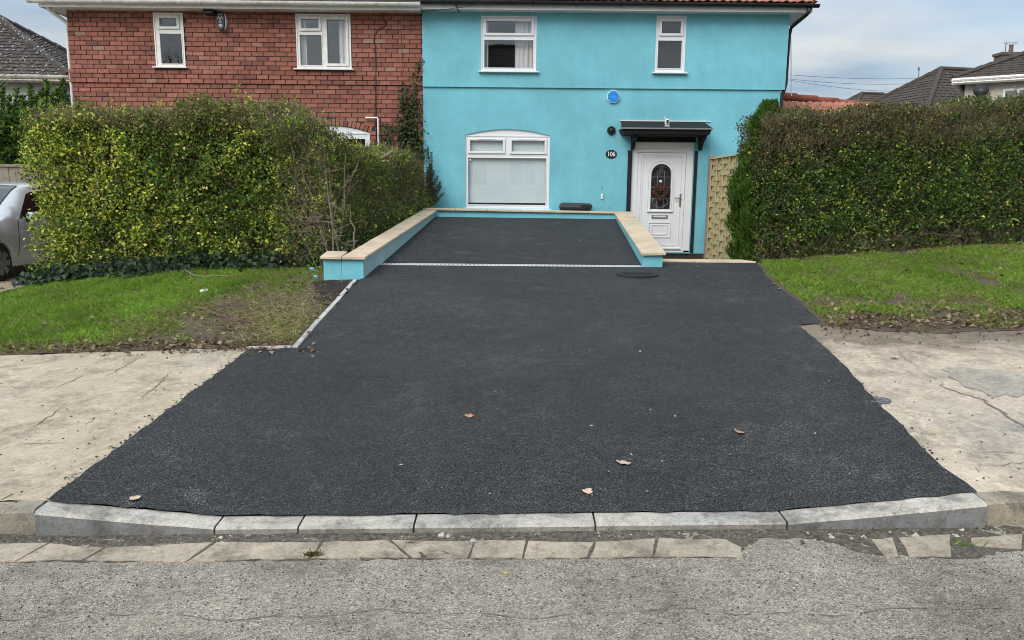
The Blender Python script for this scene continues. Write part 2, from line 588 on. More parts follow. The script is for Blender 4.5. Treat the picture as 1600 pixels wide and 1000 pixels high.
class MB:
    def __init__(self):
        self.v, self.f, self.mi, self.cur = [], [], [], 0

    def m(self, i):
        self.cur = i
        return self

    def add(self, vs, fs):
        b = len(self.v)
        self.v += [tuple(x) for x in vs]
        for f in fs:
            self.f.append(tuple(b + i for i in f))
            self.mi.append(self.cur)
        return self

    def poly(self, pts):
        return self.add(pts, [tuple(range(len(pts)))])

    def box(self, x0, x1, y0, y1, z0, z1):
        v = [(x, y, z) for z in (z0, z1) for y in (y0, y1) for x in (x0, x1)]
        return self.add(v, [(0, 2, 3, 1), (4, 5, 7, 6), (0, 1, 5, 4), (2, 6, 7, 3), (0, 4, 6, 2), (1, 3, 7, 5)])

    def hexa(self, bot, top):
        """bot, top: the same number of points, counter-clockwise seen from above"""
        n = len(bot)
        fs = [tuple(range(n - 1, -1, -1)), tuple(range(n, 2 * n))]
        fs += [(i, (i + 1) % n, n + (i + 1) % n, n + i) for i in range(n)]
        return self.add(list(bot) + list(top), fs)

    def tube(self, path, r, n=6, cap=True):
        path = [Vector(p) for p in path]
        rs = r if isinstance(r, (list, tuple)) else [r] * len(path)
        rings, prev = [], None
        for i, p in enumerate(path):
            d = (path[min(i + 1, len(path) - 1)] - path[max(i - 1, 0)])
            d = d.normalized() if d.length > 1e-9 else Vector((0, 0, 1))
            a = prev if prev is not None else (Vector((1, 0, 0)) if abs(d.x) < .9 else Vector((0, 1, 0)))
            u = (a - d * a.dot(d)).normalized()
            prev = u
            w = d.cross(u)
            rings.append([p + (u * math.cos(2 * math.pi * k / n) + w * math.sin(2 * math.pi * k / n)) * rs[i] for k in range(n)])
        vs = [q for ring in rings for q in ring]
        fs = []
        for i in range(len(path) - 1):
            for k in range(n):
                fs.append((i * n + k, i * n + (k + 1) % n, (i + 1) * n + (k + 1) % n, (i + 1) * n + k))
        if cap:
            fs.append(tuple(range(n - 1, -1, -1)))
            fs.append(tuple((len(path) - 1) * n + k for k in range(n)))
        return self.add(vs, fs)

    def lathe(self, c, axis, prof, n=16):
        """prof: list of (radius, offset along axis)"""
        c, d = Vector(c), Vector(axis).normalized()
        a = Vector((0, 0, 1)) if abs(d.z) < .9 else Vector((1, 0, 0))
        u = (a - d * a.dot(d)).normalized()
        w = d.cross(u)
        vs = []
        for r, o in prof:
            for k in range(n):
                t = 2 * math.pi * k / n
                vs.append(c + d * o + (u * math.cos(t) + w * math.sin(t)) * r)
        fs = []
        for i in range(len(prof) - 1):
            for k in range(n):
                fs.append((i * n + k, i * n + (k + 1) % n, (i + 1) * n + (k + 1) % n, (i + 1) * n + k))
        fs.append(tuple(range(n - 1, -1, -1)))
        fs.append(tuple((len(prof) - 1) * n + k for k in range(n)))
        return self.add(vs, fs)

    def mesh(self, name, mat, smooth=False, bevel=0, segs=1):
        me = bpy.data.meshes.new(name)
        me.from_pydata(self.v, [], self.f)
        mats = mat if isinstance(mat, (list, tuple)) else [mat]
        for x in mats:
            me.materials.append(x)
        if len(mats) > 1:
            me.polygons.foreach_set('material_index', self.mi)
        bm = bmesh.new()
        bm.from_mesh(me)
        if bevel:
            bmesh.ops.remove_doubles(bm, verts=bm.verts, dist=1e-5)
            es = [e for e in bm.edges if len(e.link_faces) == 2 and e.calc_face_angle(0) > .5]
            bmesh.ops.bevel(bm, geom=es, offset=bevel, segments=segs, affect='EDGES', clamp_overlap=True)
        bmesh.ops.recalc_face_normals(bm, faces=bm.faces)
        bm.to_mesh(me)
        bm.free()
        if smooth:
            me.polygons.foreach_set('use_smooth', [True] * len(me.polygons))
        me.update()
        return me

    def build(self, name, mat, parent=None, smooth=False, bevel=0, segs=1):
        o = bpy.data.objects.new(name, self.mesh(name, mat, smooth, bevel, segs))
        return link(o, parent)


def densify(pts, step, jit=0.0):
    out = []
    n = len(pts)
    for i in range(n):
        a, b = Vector(pts[i][:2]), Vector(pts[(i + 1) % n][:2])
        k = max(1, int((b - a).length / step))
        d = (b - a)
        nn = Vector((-d.y, d.x)).normalized() if d.length > 0 else Vector((0, 0))
        for j in range(k):
            p = a.lerp(b, j / k)
            if jit and j:
                p = p + nn * random.uniform(-jit, jit)
            out.append(p)
    return out


def inside(x, y, poly):
    x, y = np.asarray(x, float), np.asarray(y, float)
    c = np.zeros(x.shape, bool)
    n = len(poly)
    for i in range(n):
        x0, y0 = poly[i][0], poly[i][1]
        x1, y1 = poly[(i + 1) % n][0], poly[(i + 1) % n][1]
        if y0 == y1:
            continue
        k = ((y0 > y) != (y1 > y)) & (x < (x1 - x0) * (y - y0) / (y1 - y0) + x0)
        c ^= k
    return c


def sheet(name, poly, zf, dz, mat, step=.3, jit=0.0, edge=.25, parent=None, thick=0, rough_z=0.0):
    out = densify(poly, edge, jit)
    n = len(out)
    xs = [p[0] for p in out]
    ys = [p[1] for p in out]
    gx = np.arange(min(xs) + step / 2, max(xs), step)
    gy = np.arange(min(ys) + step / 2, max(ys), step)
    X, Y = np.meshgrid(gx, gy)
    X, Y = X.ravel(), Y.ravel()
    k = inside(X, Y, out)
    pts = list(out) + [Vector((a, b)) for a, b in zip(X[k], Y[k])]
    r = delaunay_2d_cdt(pts, [], [list(range(n))], 1, 1e-6)
    vs = np.array([(p.x, p.y) for p in r[0]])
    z = np.asarray(zf(vs[:, 0], vs[:, 1])) + dz
    if rough_z:
        z = z + rng.uniform(-rough_z, rough_z, len(z))
    me = bpy.data.meshes.new(name)
    me.from_pydata([(a, b, c) for (a, b), c in zip(vs, z)], [], [tuple(f) for f in r[2]])
    me.materials.append(mat)
    me.polygons.foreach_set('use_smooth', [True] * len(me.polygons))
    bm = bmesh.new()
    bm.from_mesh(me)
    bmesh.ops.recalc_face_normals(bm, faces=bm.faces)
    if sum(f.normal.z for f in bm.faces) < 0:
        bmesh.ops.reverse_faces(bm, faces=bm.faces)
    bm.to_mesh(me)
    bm.free()
    o = bpy.data.objects.new(name, me)
    return link(o, parent)


def quads_mesh(name, V, Fa, col, mat, parent=None):
    """V (n,3), Fa (m,3) triangles, col (n,3)"""
    me = bpy.data.meshes.new(name)
    me.vertices.add(len(V))
    me.vertices.foreach_set('co', V.astype(np.float32).ravel())
    m = len(Fa)
    me.loops.add(m * 3)
    me.polygons.add(m)
    me.loops.foreach_set('vertex_index', Fa.astype(np.int32).ravel())
    me.polygons.foreach_set('loop_start', np.arange(0, m * 3, 3, dtype=np.int32))
    me.polygons.foreach_set('loop_total', np.full(m, 3, dtype=np.int32))
    at = me.color_attributes.new('Col', 'FLOAT_COLOR', 'POINT')
    c4 = np.ones((len(V), 4), np.float32)
    c4[:, :3] = col
    at.data.foreach_set('color', c4.ravel())
    me.materials.append(mat)
    me.update(calc_edges=True)
    me.validate()
    o = bpy.data.objects.new(name, me)
    return link(o, parent)


def norm(a):
    return a / np.maximum(np.linalg.norm(a, axis=1, keepdims=True), 1e-9)


def leaves(name, pos, axis, nrm, L, Wd, col, mat, parent=None, fold=.25):
    axis = norm(axis)
    side = norm(np.cross(axis, nrm))
    nn = np.cross(side, axis)
    L, Wd = L[:, None], Wd[:, None]
    base = pos
    tip = pos + axis * L
    mid = pos + axis * L * .45
    a = mid + side * Wd * .5 + nn * Wd * fold
    b = mid - side * Wd * .5 + nn * Wd * fold
    n = len(pos)
    V = np.stack([base, a, tip, b], 1).reshape(-1, 3)
    i = np.arange(n) * 4
    Fa = np.concatenate([np.stack([i, i + 1, i + 2], 1), np.stack([i, i + 2, i + 3], 1)])
    return quads_mesh(name, V, Fa, np.repeat(col, 4, axis=0), mat, parent)


def strips(name, p0, p1, w, col, mat, parent=None):
    """thin three-sided twigs from p0 to p1"""
    d = norm(p1 - p0)
    a = norm(np.cross(d, rng.normal(size=d.shape)))
    b = np.cross(d, a)
    w = w[:, None]
    q0 = p0 + a * w
    q1 = p0 - a * w * .5 + b * w * .87
    q2 = p0 - a * w * .5 - b * w * .87
    V = np.stack([q0, q1, q2, p1], 1).reshape(-1, 3)
    i = np.arange(len(p0)) * 4
    Fa = np.concatenate([np.stack([i, i + 1, i + 3], 1), np.stack([i + 1, i + 2, i + 3], 1), np.stack([i + 2, i, i + 3], 1)])
    return quads_mesh(name, V, Fa, np.repeat(col, 4, axis=0), mat, parent)


_ph = rng.uniform(0, 6.28, (6, 8))


def wob(p, scale, k=0):
    """smooth pseudo noise, about -1..1"""
    q = p * scale
    s = np.zeros(len(p))
    for i in range(4):
        f = 1.7 ** i
        s += np.sin(q[:, 0] * f + _ph[k, i] + 1.3 * np.sin(q[:, 1] * f * .8 + _ph[k, i + 4])) * np.sin(q[:, 2] * f * 1.1 + _ph[k, (i + 3) % 8] + np.sin(q[:, 0] * f * .6)) / (1.35 ** i)
    return np.clip(s / 1.6, -1.3, 1.3)


def sample_patches(patches, density):
    """patches: (p00, p10, p11, p01, outward normal, density factor) -> positions and normals on the surface"""
    ps, ns = [], []
    for a, b, c, d, nn, k in patches:
        a, b, c, d, nn = (np.array(q, float) for q in (a, b, c, d, nn))
        area = np.linalg.norm(np.cross(b - a, d - a)) * .5 + np.linalg.norm(np.cross(b - c, d - c)) * .5
        n = int(area * density * k)
        u, v = rng.random(n)[:, None], rng.random(n)[:, None]
        ps.append((a * (1 - u) + b * u) * (1 - v) + (d * (1 - u) + c * u) * v)
        ns.append(np.repeat(nn[None, :] / np.linalg.norm(nn), n, axis=0))
    return np.concatenate(ps), np.concatenate(ns)


def pick(pal, n, p=None):
    pal = np.array(pal)
    i = rng.choice(len(pal), n, p=p)
    return pal[i] * rng.uniform(.8, 1.25, (n, 1))


# ================================================================== SETTING: ground, road, pavement, drive
def lerp(a, b, t):
    return a + (b - a) * t


def ground_sheet():
    xs = np.unique(np.concatenate([np.linspace(-400, -40, 10), np.arange(-40, 40.1, 2), np.linspace(40, 400, 10), np.arange(-12, 12, .5)]))
    ys = np.unique(np.concatenate([np.linspace(-300, -20, 8), np.arange(-20, 3.3, 4), [3.58, 3.66], np.arange(4, 20, .35), np.arange(20, 70, 4), np.linspace(70, 600, 10)]))
    X, Y = np.meshgrid(xs, ys)
    z = np.where(Y.ravel() < 3.6, Zroad(X.ravel(), Y.ravel()), Zf(X.ravel(), Y.ravel())) - .06
    me = bpy.data.meshes.new('ground')
    nx = len(xs)
    fs = [(j * nx + i, j * nx + i + 1, (j + 1) * nx + i + 1, (j + 1) * nx + i) for j in range(len(ys) - 1) for i in range(nx - 1)]
    me.from_pydata(list(zip(X.ravel(), Y.ravel(), z)), [], fs)
    me.materials.append(MAT['ground'])
    o = bpy.data.objects.new('ground', me)
    link(o)
    return tag(o, 'bare earth under the gardens and houses', 'ground', kind='structure')


ground_sheet()

o = sheet('road', [(-30, -7), (30, -7), (30, 3.60), (-30, 3.60)], Zroad, 0, MAT['road'], 1.0, 0, 1.0)
tag(o, 'worn grey asphalt road along the kerb', 'road', kind='structure')

# pavements: left and right of the drive
back_l = [hit(390, 545), hit(330, 548), hit(240, 549), hit(150, 551), hit(70, 556), hit(0, 557)]
PAVE_L = [(-30, 3.625), (-2.16, 3.625), (-2.16, back_l[0].y + .01)] + [(p.x, p.y) for p in back_l[1:]] + [(-30, 6.6)]
PAVE_L = [(x, y + (.25 if y > 6 else 0)) for x, y in PAVE_L]
o = sheet('pavement', PAVE_L, Zf, 0, MAT['concrete'], .22, .02, .12)
tag(o, 'pale concrete pavement with thin cracks left of the new drive', 'pavement', kind='structure')
back_r = [hit(1245, 509), hit(1320, 513), hit(1400, 518), hit(1480, 521), hit(1600, 515)]
PAVE_R = [(2.2, 3.625), (30, 3.625), (30, 7.2)] + [(p.x, p.y + .25) for p in reversed(back_r)] + [(2.45, 7.0)]
o = sheet('pavement', PAVE_R, Zf, 0, MAT['concrete_r'], .22, .02, .12)
tag(o, 'stained concrete pavement with grey patches right of the new drive', 'pavement', kind='structure')

# the new asphalt drive up to the drain
rj = [(1460, 720), (1420, 680), (1372, 632), (1330, 585), (1290, 545), (1247, 509), (1262, 508), (1282, 506), (1262, 484), (1240, 466), (1215, 449), (1195, 430), (1186, 416)]
rpts = [hit(*p) for p in rj]
lk = [(-2.31, 3.63)]
DRIVE = ([(-2.31, 3.618), (-1.44, 3.618), (0, 3.618), (1.34, 3.618), (2.32, 3.618)] + [(p.x, p.y) for p in rpts] +
         [(3.5, 11.02), (1.99, 11.02), (1.99, 10.22), (1.72, 10.22), (1.72, 10.42), (-1.82, 10.42), (-1.85, 9.42), (-1.89, 9.30), (-1.89, 6.64), (-2.31, 6.65)])
o = sheet('driveway', DRIVE, Zf, .010, MAT['asphalt'], .16, .012, .09)
tag(o, 'fresh dark asphalt driveway from kerb to drain channel', 'driveway', kind='structure')

# the raised parking bay behind the drain
BAY0, BAY1 = (10.25, .615), (14.3, 1.10)


def Zbay(x, y):
    return BAY0[1] + (np.asarray(y) - BAY0[0]) / (BAY1[0] - BAY0[0]) * (BAY1[1] - BAY0[1])


o = sheet('parking_bay', [(-1.90, 10.38), (1.78, 10.38), (1.93, 14.36), (-1.47, 14.36)], Zbay, .0, MAT['asphalt'], .25, 0, .25)
tag(o, 'sloping dark asphalt parking bay between the turquoise low walls', 'parking bay', kind='structure')

# grass verges (soil skin; blades grow on it)
soil_l = [(0, 556), (150, 550), (250, 548), (385, 544), (467, 542)]
VERGE_L = [(-14, 6.55)] + [(hit(*p).x, hit(*p).y) for p in soil_l] + [(-1.93, 6.68), (-1.93, 9.35), (-2.36, 9.45), (-2.36, 11.9), (-14, 11.9)]
o = sheet('verge', VERGE_L, Zf, .010, MAT['verge'], .2, .03, .15, rough_z=.006)
tag(o, 'worn earth of the left grass verge', 'verge', kind='structure')
vr = [(p.x + .02, p.y) for p in rpts[7:]]
vu = [(p.x - .07, p.y) for p in rpts[7:]]
VERGE_R = [(14, 6.9), (14, 12.4), (3.55, 12.4), (3.55, 11.1)] + list(reversed(vu)) + [(p.x, p.y - .01) for p in back_r[1:]]
o = sheet('verge', VERGE_R, Zf, .0045, MAT['verge'], .12, .05, .09, rough_z=.004)
tag(o, 'worn earth of the right grass verge', 'verge', kind='structure')

# gravel drive of the neighbour under the car
o = sheet('gravel_drive', [(-13, 7.6), (-6.95, 8.7), (-6.8, 10.9), (-7.2, 11.2), (-7.2, 15.0), (-13, 15.0)], Zf, .02, MAT['gravel'], .2, 0, .2, rough_z=.012)
tag(o, 'golden gravel parking space under the silver car', 'gravel drive', kind='structure')

# kerb: stones are parts of the kerb
kerb = bpy.data.objects.new('kerb', None)
COL.objects.link(kerb)
BASE[kerb.name] = Vector((0, 0, 0))
tag(kerb, 'pale concrete kerb dropped in front of the new drive', 'kerb', kind='structure')
kx = [-6.0, -5.08, -4.16, -3.24, -2.313, -1.438, -1.03, -.468, .414, 1.344, 2.305, 3.2, 4.12, 5.04, 5.96]
for i in range(len(kx) - 1):
    a, b = kx[i] + .005, kx[i + 1] - .005
    old = b < -2.3 or a > 2.3
    y0 = 3.5 + random.uniform(-.004, .004) + (.018 if old else 0)
    n = 6
    mb = MB()
    rows = []
    for k in range(n + 1):
        x = lerp(a, b, k / n)
        zr = float(Zroad(x, 3.4))
        h = float(kerb_h(x)) + (random.uniform(-.006, .006) if old else 0)
        w = .014 if h > .06 else .010
        rows.append([(x, y0, zr - .15), (x, y0, zr + h - w), (x, y0 + w, zr + h), (x, 3.628, zr + h + .004), (x, 3.628, zr - .15)])
    vs = [q for r_ in rows for q in r_]
    fs = []
    fmi = []
    for k in range(n):
        for j in range(5):
            fmi.append(1 if j == 0 else 0)
            fs.append((k * 5 + j, (k + 1) * 5 + j, (k + 1) * 5 + (j + 1) % 5, k * 5 + (j + 1) % 5))
    fs += [tuple(range(5)), tuple(n * 5 + j for j in range(4, -1, -1))]
    mb.add(vs, fs)
    mb.mi = fmi + [1, 1]
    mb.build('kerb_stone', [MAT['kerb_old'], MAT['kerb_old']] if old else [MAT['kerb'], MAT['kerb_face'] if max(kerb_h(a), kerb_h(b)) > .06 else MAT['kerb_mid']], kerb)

# channel of flat stones along the road edge
chan = bpy.data.objects.new('stone_channel', None)
COL.objects.link(chan)
BASE[chan.name] = Vector((0, 0, 0))
tag(chan, 'row of cracked pale channel stones set in the road edge', 'road edging', kind='structure')


def onroad(px, py, dz=0):
    d = ray(px, py)
    t = (dz - EYE) / (d[2] - .02 * d[0])
    return Vector((d[0] * t, d[1] * t, .02 * d[0] * t + dz))


J = [((-250, 882), (-200, 850)), ((-110, 881), (-60, 850)), ((25, 879), (77, 850)), ((129, 877), (165, 857)), ((292, 879), (335, 848)), ((485, 874), (504, 848)),
     ((642, 873), (607, 844)), ((732, 874), (741, 846)), ((817, 874), (825, 846)), ((920, 873), (930, 848)), ((1020, 871), (1027, 842)), ((1163, 872), (1140, 844))]
stones = []
for (a, b), (c, d) in zip(J[:-1], J[1:]):
    stones.append([onroad(*a), onroad(*c), onroad(*d), onroad(*b)])
stones[-1] = [onroad(1020, 871), onroad(1162, 872), onroad(1160, 856), onroad(1134, 844), onroad(1027, 842)]
stones += [[onroad(1385, 875), onroad(1406, 872), onroad(1394, 841), onroad(1360, 843)],
           [onroad(1420, 872), onroad(1487, 872), onroad(1487, 836), onroad(1402, 841)],
           [onroad(1520, 855), onroad(1600, 861), onroad(1600, 836), onroad(1512, 842)],
           [onroad(1603, 862), onroad(1720, 864), onroad(1700, 835), onroad(1603, 836)]]
for s_ in stones:
    c = sum(s_, Vector()) / len(s_)
    pts = []
    for i in range(len(s_)):                     # worn, uneven outline
        a, b = s_[i], s_[(i + 1) % len(s_)]
        k = max(2, int((b - a).length / .07))
        for j in range(k):
            p = a.lerp(b, j / k)
            p = p + (c - p).normalized() * random.uniform(.000, .013)
            pts.append(p)
    h = random.uniform(.004, .009)
    bot = [p + Vector((0, 0, -.04)) for p in pts]
    low = [p + Vector((0, 0, h * .4)) for p in pts]
    top = [p.lerp(c, .012) + Vector((0, 0, h)) for p in pts]
    n = len(pts)
    fs = [tuple(range(2 * n, 3 * n))] + [(i, (i + 1) % n, n + (i + 1) % n, n + i) for i in range(n)] + [(n + i, n + (i + 1) % n, 2 * n + (i + 1) % n, 2 * n + i) for i in range(n)]
    MB().add(bot + low + top, fs).build('channel_stone', MAT['channel'], chan)

# grit that has washed against the kerb and into the joints
o = sheet('grit_strip', [(-6, 3.235), (-3, 3.235), (-2.3, 3.235), (-1.2, 3.232), (-.4, 3.228), (.3, 3.225), (1.05, 3.222), (1.09, 3.33), (1.18, 3.41), (1.45, 3.40), (1.60, 3.25), (1.72, 3.20), (2.05, 3.19), (2.3, 3.26), (6, 3.26), (6, 3.54), (-6, 3.54)],
          Zroad, .002, MAT['dirt'], .06, .012, .04, rough_z=.003)
tag(o, 'dark grit washed against the foot of the kerb', 'grit', kind='stuff')

# edging strip on the left of the drive
edg = empty('drive_edging', (-1.9, 6.64, float(Zf(-1.9, 6.64))), 'thin concrete edging strip turning the corner between the drive and left verge', 'edging')
def edging(a, b, w):
    a, b = Vector(a), Vector(b)
    d = (b - a).normalized()
    n_ = Vector((-d.y, d.x)) * w
    def q(p, dz):
        return Vector((p.x, p.y, float(Zf(p.x, p.y)) + dz))
    pts = [a, b, b + n_, a + n_]
    MB().hexa([q(p, -.1) for p in pts], [q(p, .022) for p in pts]).build('edging_stone', MAT['edging'], edg, bevel=.005)
ey = [6.60, 7.50, 8.40, 9.32]
for a, b in zip(ey[:-1], ey[1:]):
    edging((-1.888 + random.uniform(-.006, .006), a + .004), (-1.888 + random.uniform(-.006, .006), b - .004), .052)
edging((-2.34, 6.615), (-1.945, 6.60), .055)

# stone edge of the step down to the front door
strip = empty('stone_step', (2.75, 11.1, .6), 'pale sandstone step edge at the end of the drive by the front door', 'step')
for a, b in ((1.97, 2.62), (2.63, 3.50)):
    MB().hexa([(a, 11.03, .50), (b, 11.03, .50), (b + (.10 if b > 3 else 0), 11.33, .50), (a, 11.33, .50)],
              [(a, 11.03, .632), (b, 11.03, .632), (b - (.12 if b > 3 else 0), 11.33, .632), (a, 11.33, .632)]).build('step_slab', MAT['stone'], strip, bevel=.006)

# ================================================================== low turquoise walls round the bay
wall = empty('low_wall', (0, 12, .6), 'low turquoise rendered wall with sandstone coping on three sides of the parking bay', 'garden wall')


def wall_piece(base, z0, tops, mats, name='wall_body', faces_worn=()):
    mb = MB()
    n = len(base)
    bot = [(x, y, z0) for x, y in base]
    top = [(x, y, z) for (x, y), z in zip(base, tops)]
    for i in range(n):
        j = (i + 1) % n
        mb.m(1 if i in faces_worn else 0)
        mb.add([bot[i], bot[j], top[j], top[i]], [(0, 1, 2, 3)])
    mb.m(0).poly(top)
    return mb.build(name, mats, wall)


cz = lambda y: .765 + (y - 9.36) * (1.205 - .765) / (14.4 - 9.36)          # underside of the coping
BW = [MAT['blue_rough'], MAT['blue_worn']]
wall_piece([(-2.325, 9.42), (-2.105, 9.42), (-2.105, 9.66), (-2.325, 9.66)], .30, [cz(9.42)] * 4, BW)
wall_piece([(-2.098, 9.415), (-1.835, 9.415), (-1.435, 14.31), (-1.64, 14.45), (-2.06, 9.7)], .30, [cz(9.42), cz(9.42), cz(14.31), cz(14.45), cz(9.7)], BW, faces_worn=(1,))
wall_piece([(-1.44, 14.315), (1.895, 14.235), (2.17, 14.47), (-1.63, 14.56)], .30, [1.222, 1.186, 1.186, 1.222], BW)
wall_piece([(1.74, 10.20), (1.995, 10.205), (2.165, 14.46), (1.892, 14.23)], .30, [.775, .785, 1.185, 1.18], BW)
MB().box(-2.107, -2.096, 9.425, 9.6, .40, cz(9.5)).build('wall_joint', MAT['patch'], wall)


def coping(q, t=.036):
    """q: four top corners"""
    q = [Vector(p) for p in q]
    MB().hexa([p - Vector((0, 0, t)) for p in q], [p + Vector((random.uniform(-.002, .002), random.uniform(-.002, .002), random.uniform(-.0025, .0025))) for p in q]).build('coping_stone', MAT['stone'], wall, bevel=.005)


def coping_run(a0, a1, b0, b1, cuts):
    """a0-a1: one long edge, b0-b1: the other"""
    a0, a1, b0, b1 = map(Vector, (a0, a1, b0, b1))
    for s0, s1 in zip(cuts[:-1], cuts[1:]):
        e = .0012
        coping([a0.lerp(a1, s0 + e), b0.lerp(b1, s0 + e), b0.lerp(b1, s1 - e), a0.lerp(a1, s1 - e)])


coping([(-2.35, 9.36, .800), (-2.09, 9.36, .797), (-2.088, 9.70, .834), (-2.345, 9.70, .836)])
coping_run((-2.086, 9.36, .797), (-1.664, 14.25, 1.228), (-1.803, 9.36, .795), (-1.402, 14.25, 1.224), [0, .13, .235, .34, .445, .55, .66, .77, .885, 1])
coping_run((-1.664, 14.57, 1.258), (2.2, 14.50, 1.222), (-1.664, 14.262, 1.258), (2.2, 14.185, 1.222), [0, .155, .31, .47, .63, .79, 1])
coping_run((1.707, 10.15, .808), (1.852, 14.17, 1.214), (2.030, 10.15, .818), (2.19, 14.17, 1.216), [0, .14, .29, .43, .57, .72, .86, 1])

# drain channel across the drive
drain = empty('drain_channel', (0, 10.3, .61), 'galvanised slotted drain channel across the drive between the wall ends', 'drain')
dz = float(Zbay(0, 10.25)) + .006
y0, y1 = 10.205, 10.375
mb = MB()
for (a, b) in ((y0, y0 + .035), (y1 - .035, y1)):
    mb.box(-1.79, 1.735, a, b, dz - .06, dz + .004)
mb.build('channel_frame', MAT['galv'], drain)
mb = MB()
x = -1.79
while x < 1.73:
    mb.box(x, min(x + .028, 1.733), y0 + .036, y1 - .0398, dz - .012, dz + .001)
    x += .056
o = mb.build('grating_bars', MAT['galv'], drain)
o['kind'] = 'stuff'
MB().box(-1.79, 1.735, y0 + .036, y1 - .036, dz - .07, dz - .05).box(-1.79, 1.735, y1 - .0395, y1 - .0362, dz - .05, dz - .0005).build('dark_channel_lining', MAT['blackpaint'], drain)  # black bed; black strip inside the back frame paints the slots' shade

# inspection covers
def disc_cover(c, r, name, label, mat):
    e = empty(name, c, label, 'manhole cover')
    c = Vector(c)
    mb = MB()
    mb.lathe(c - Vector((0, 0, .03)), (0, 0, 1), [(r, 0), (r, .041), (r - .02, .043), (r - .025, .036)], 40)
    mb.build('cover_frame', mat, e)
    mb = MB()
    mb.lathe(c - Vector((0, 0, .03)), (0, 0, 1), [(r - .032, 0), (r - .032, .040), (r - .036, .042)], 40)
    mb.build('lid', mat, e)
    mb = MB()
    for k in range(-4, 5):
        w = math.sqrt(max(0, (r - .06) ** 2 - (k * r / 5) ** 2))
        if w > .02:
            mb.box(c.x - w, c.x + w, c.y + k * r / 5 - .008, c.y + k * r / 5 + .008, c.z + .0118, c.z + .0155)
    mb.build('lid_ribs', mat, e)


mc = hit(995, 430)
disc_cover((mc.x, mc.y, mc.z + .008), .27, 'manhole_cover', 'round dark inspection cover in the drive before the right wall end', MAT['iron'])
mc = hit(1370, 625)
disc_cover((mc.x + .005, mc.y, mc.z - .006), .085, 'stopcock_cover', 'small round grey cover half under the asphalt edge in the right pavement', MAT['greyplastic'])

# cracks and repairs in the pavement: dirt-filled strips lying in the concrete
def crack(pxs, w, name='pavement_crack', mat=None, label=None):
    pts = [hit(*p) for p in pxs]
    path = []
    for a, b in zip(pts[:-1], pts[1:]):
        k = max(1, int((b - a).length / .035))
        for j in range(k):
            path.append(a.lerp(b, j / k) + Vector((random.uniform(-.016, .016), random.uniform(-.016, .016), 0)))
    path.append(pts[-1])
    L_, R_ = [], []
    n = len(path)
    for i, p in enumerate(path):
        d = (path[min(i + 1, n - 1)] - path[max(i - 1, 0)])
        d.z = 0
        d.normalize()
        nn = Vector((-d.y, d.x, 0))
        ww = .45 * w * (.2 + .9 * math.sin(math.pi * (i + .15) / n) * random.uniform(.5, 1.2))
        for lst, s in ((L_, 1), (R_, -1)):
            q = p + nn * ww * s
            lst.append((q.x, q.y, float(Zf(q.x, q.y)) + .003))
    mb = MB()
    mb.add(L_ + R_, [(i, i + 1, n + i + 1, n + i) for i in range(n - 1)])
    return mb


cr = MB()
for pxs, w in (([(218, 559), (200, 569), (180, 581), (165, 588)], .011), ([(133, 584), (110, 597), (82, 608)], .008), ([(265, 581), (255, 594), (242, 605), (223, 622)], .012),
               ([(95, 637), (80, 650), (52, 667)], .010), ([(150, 650), (135, 665)], .006), ([(35, 693), (60, 694), (100, 692)], .007), ([(0, 604), (40, 606), (80, 600)], .006),
               ([(110, 742), (130, 738)], .010), ([(0, 780), (20, 772)], .012), ([(260, 575), (300, 572)], .006)):
    m_ = crack(pxs, w)
    cr.add(m_.v, m_.f)
o = cr.build('pavement_cracks', MAT['crack'])
tag(o, 'thin dirt-filled cracks in the left pavement', 'cracks', kind='stuff')
cr = MB()
for pxs, w in (([(1400, 551), (1420, 565), (1440, 575)], .007), ([(1470, 602), (1490, 612), (1520, 620), (1545, 628)], .016), ([(1530, 622), (1560, 640), (1590, 660), (1600, 668)], .028),
               ([(1420, 661), (1440, 661)], .005), ([(1540, 708), (1575, 708), (1600, 711)], .007), ([(1550, 728), (1600, 722)], .006), ([(1520, 730), (1530, 738)], .006), ([(1490, 610), (1470, 603), (1472, 598)], .008)):
    m_ = crack(pxs, w)
    cr.add(m_.v, m_.f)
o = cr.build('pavement_cracks', MAT['crack'])
tag(o, 'wide dirt-filled cracks in the right pavement', 'cracks', kind='stuff')


sm_ = []
for i in range(90):
    px_ = lerp(-150, 1750, i / 89)
    q_ = onroad(px_, 964 - .006 * px_ + 5 * math.sin(i * .31) + 3 * math.sin(i * .83 + 1) + random.uniform(-1.5, 1.5))
    sm_.append(q_)
mb = MB()
L_, R_ = [], []
for q_ in sm_:
    w_ = random.uniform(.0006, .0042)
    L_.append((q_.x, q_.y + w_, q_.z + .0025))
    R_.append((q_.x, q_.y - w_, q_.z + .0025))
n = len(sm_)
mb.add(L_ + R_, [(i, i + 1, n + i + 1, n + i) for i in range(n - 1) if random.random() < .8])
o = mb.build('road_seam', MAT['crack'])
tag(o, 'thin broken dark seam running along the grey road', 'seam', kind='stuff')


def patch_sheet(pxs, dz, mat, label, cat, name, jit=.03, **kw):
    poly = [(hit(*p).x, hit(*p).y) for p in pxs]
    o = sheet(name, poly, Zf, dz, mat, .12, jit, .07, **kw)
    return tag(o, label, cat, kind='structure')


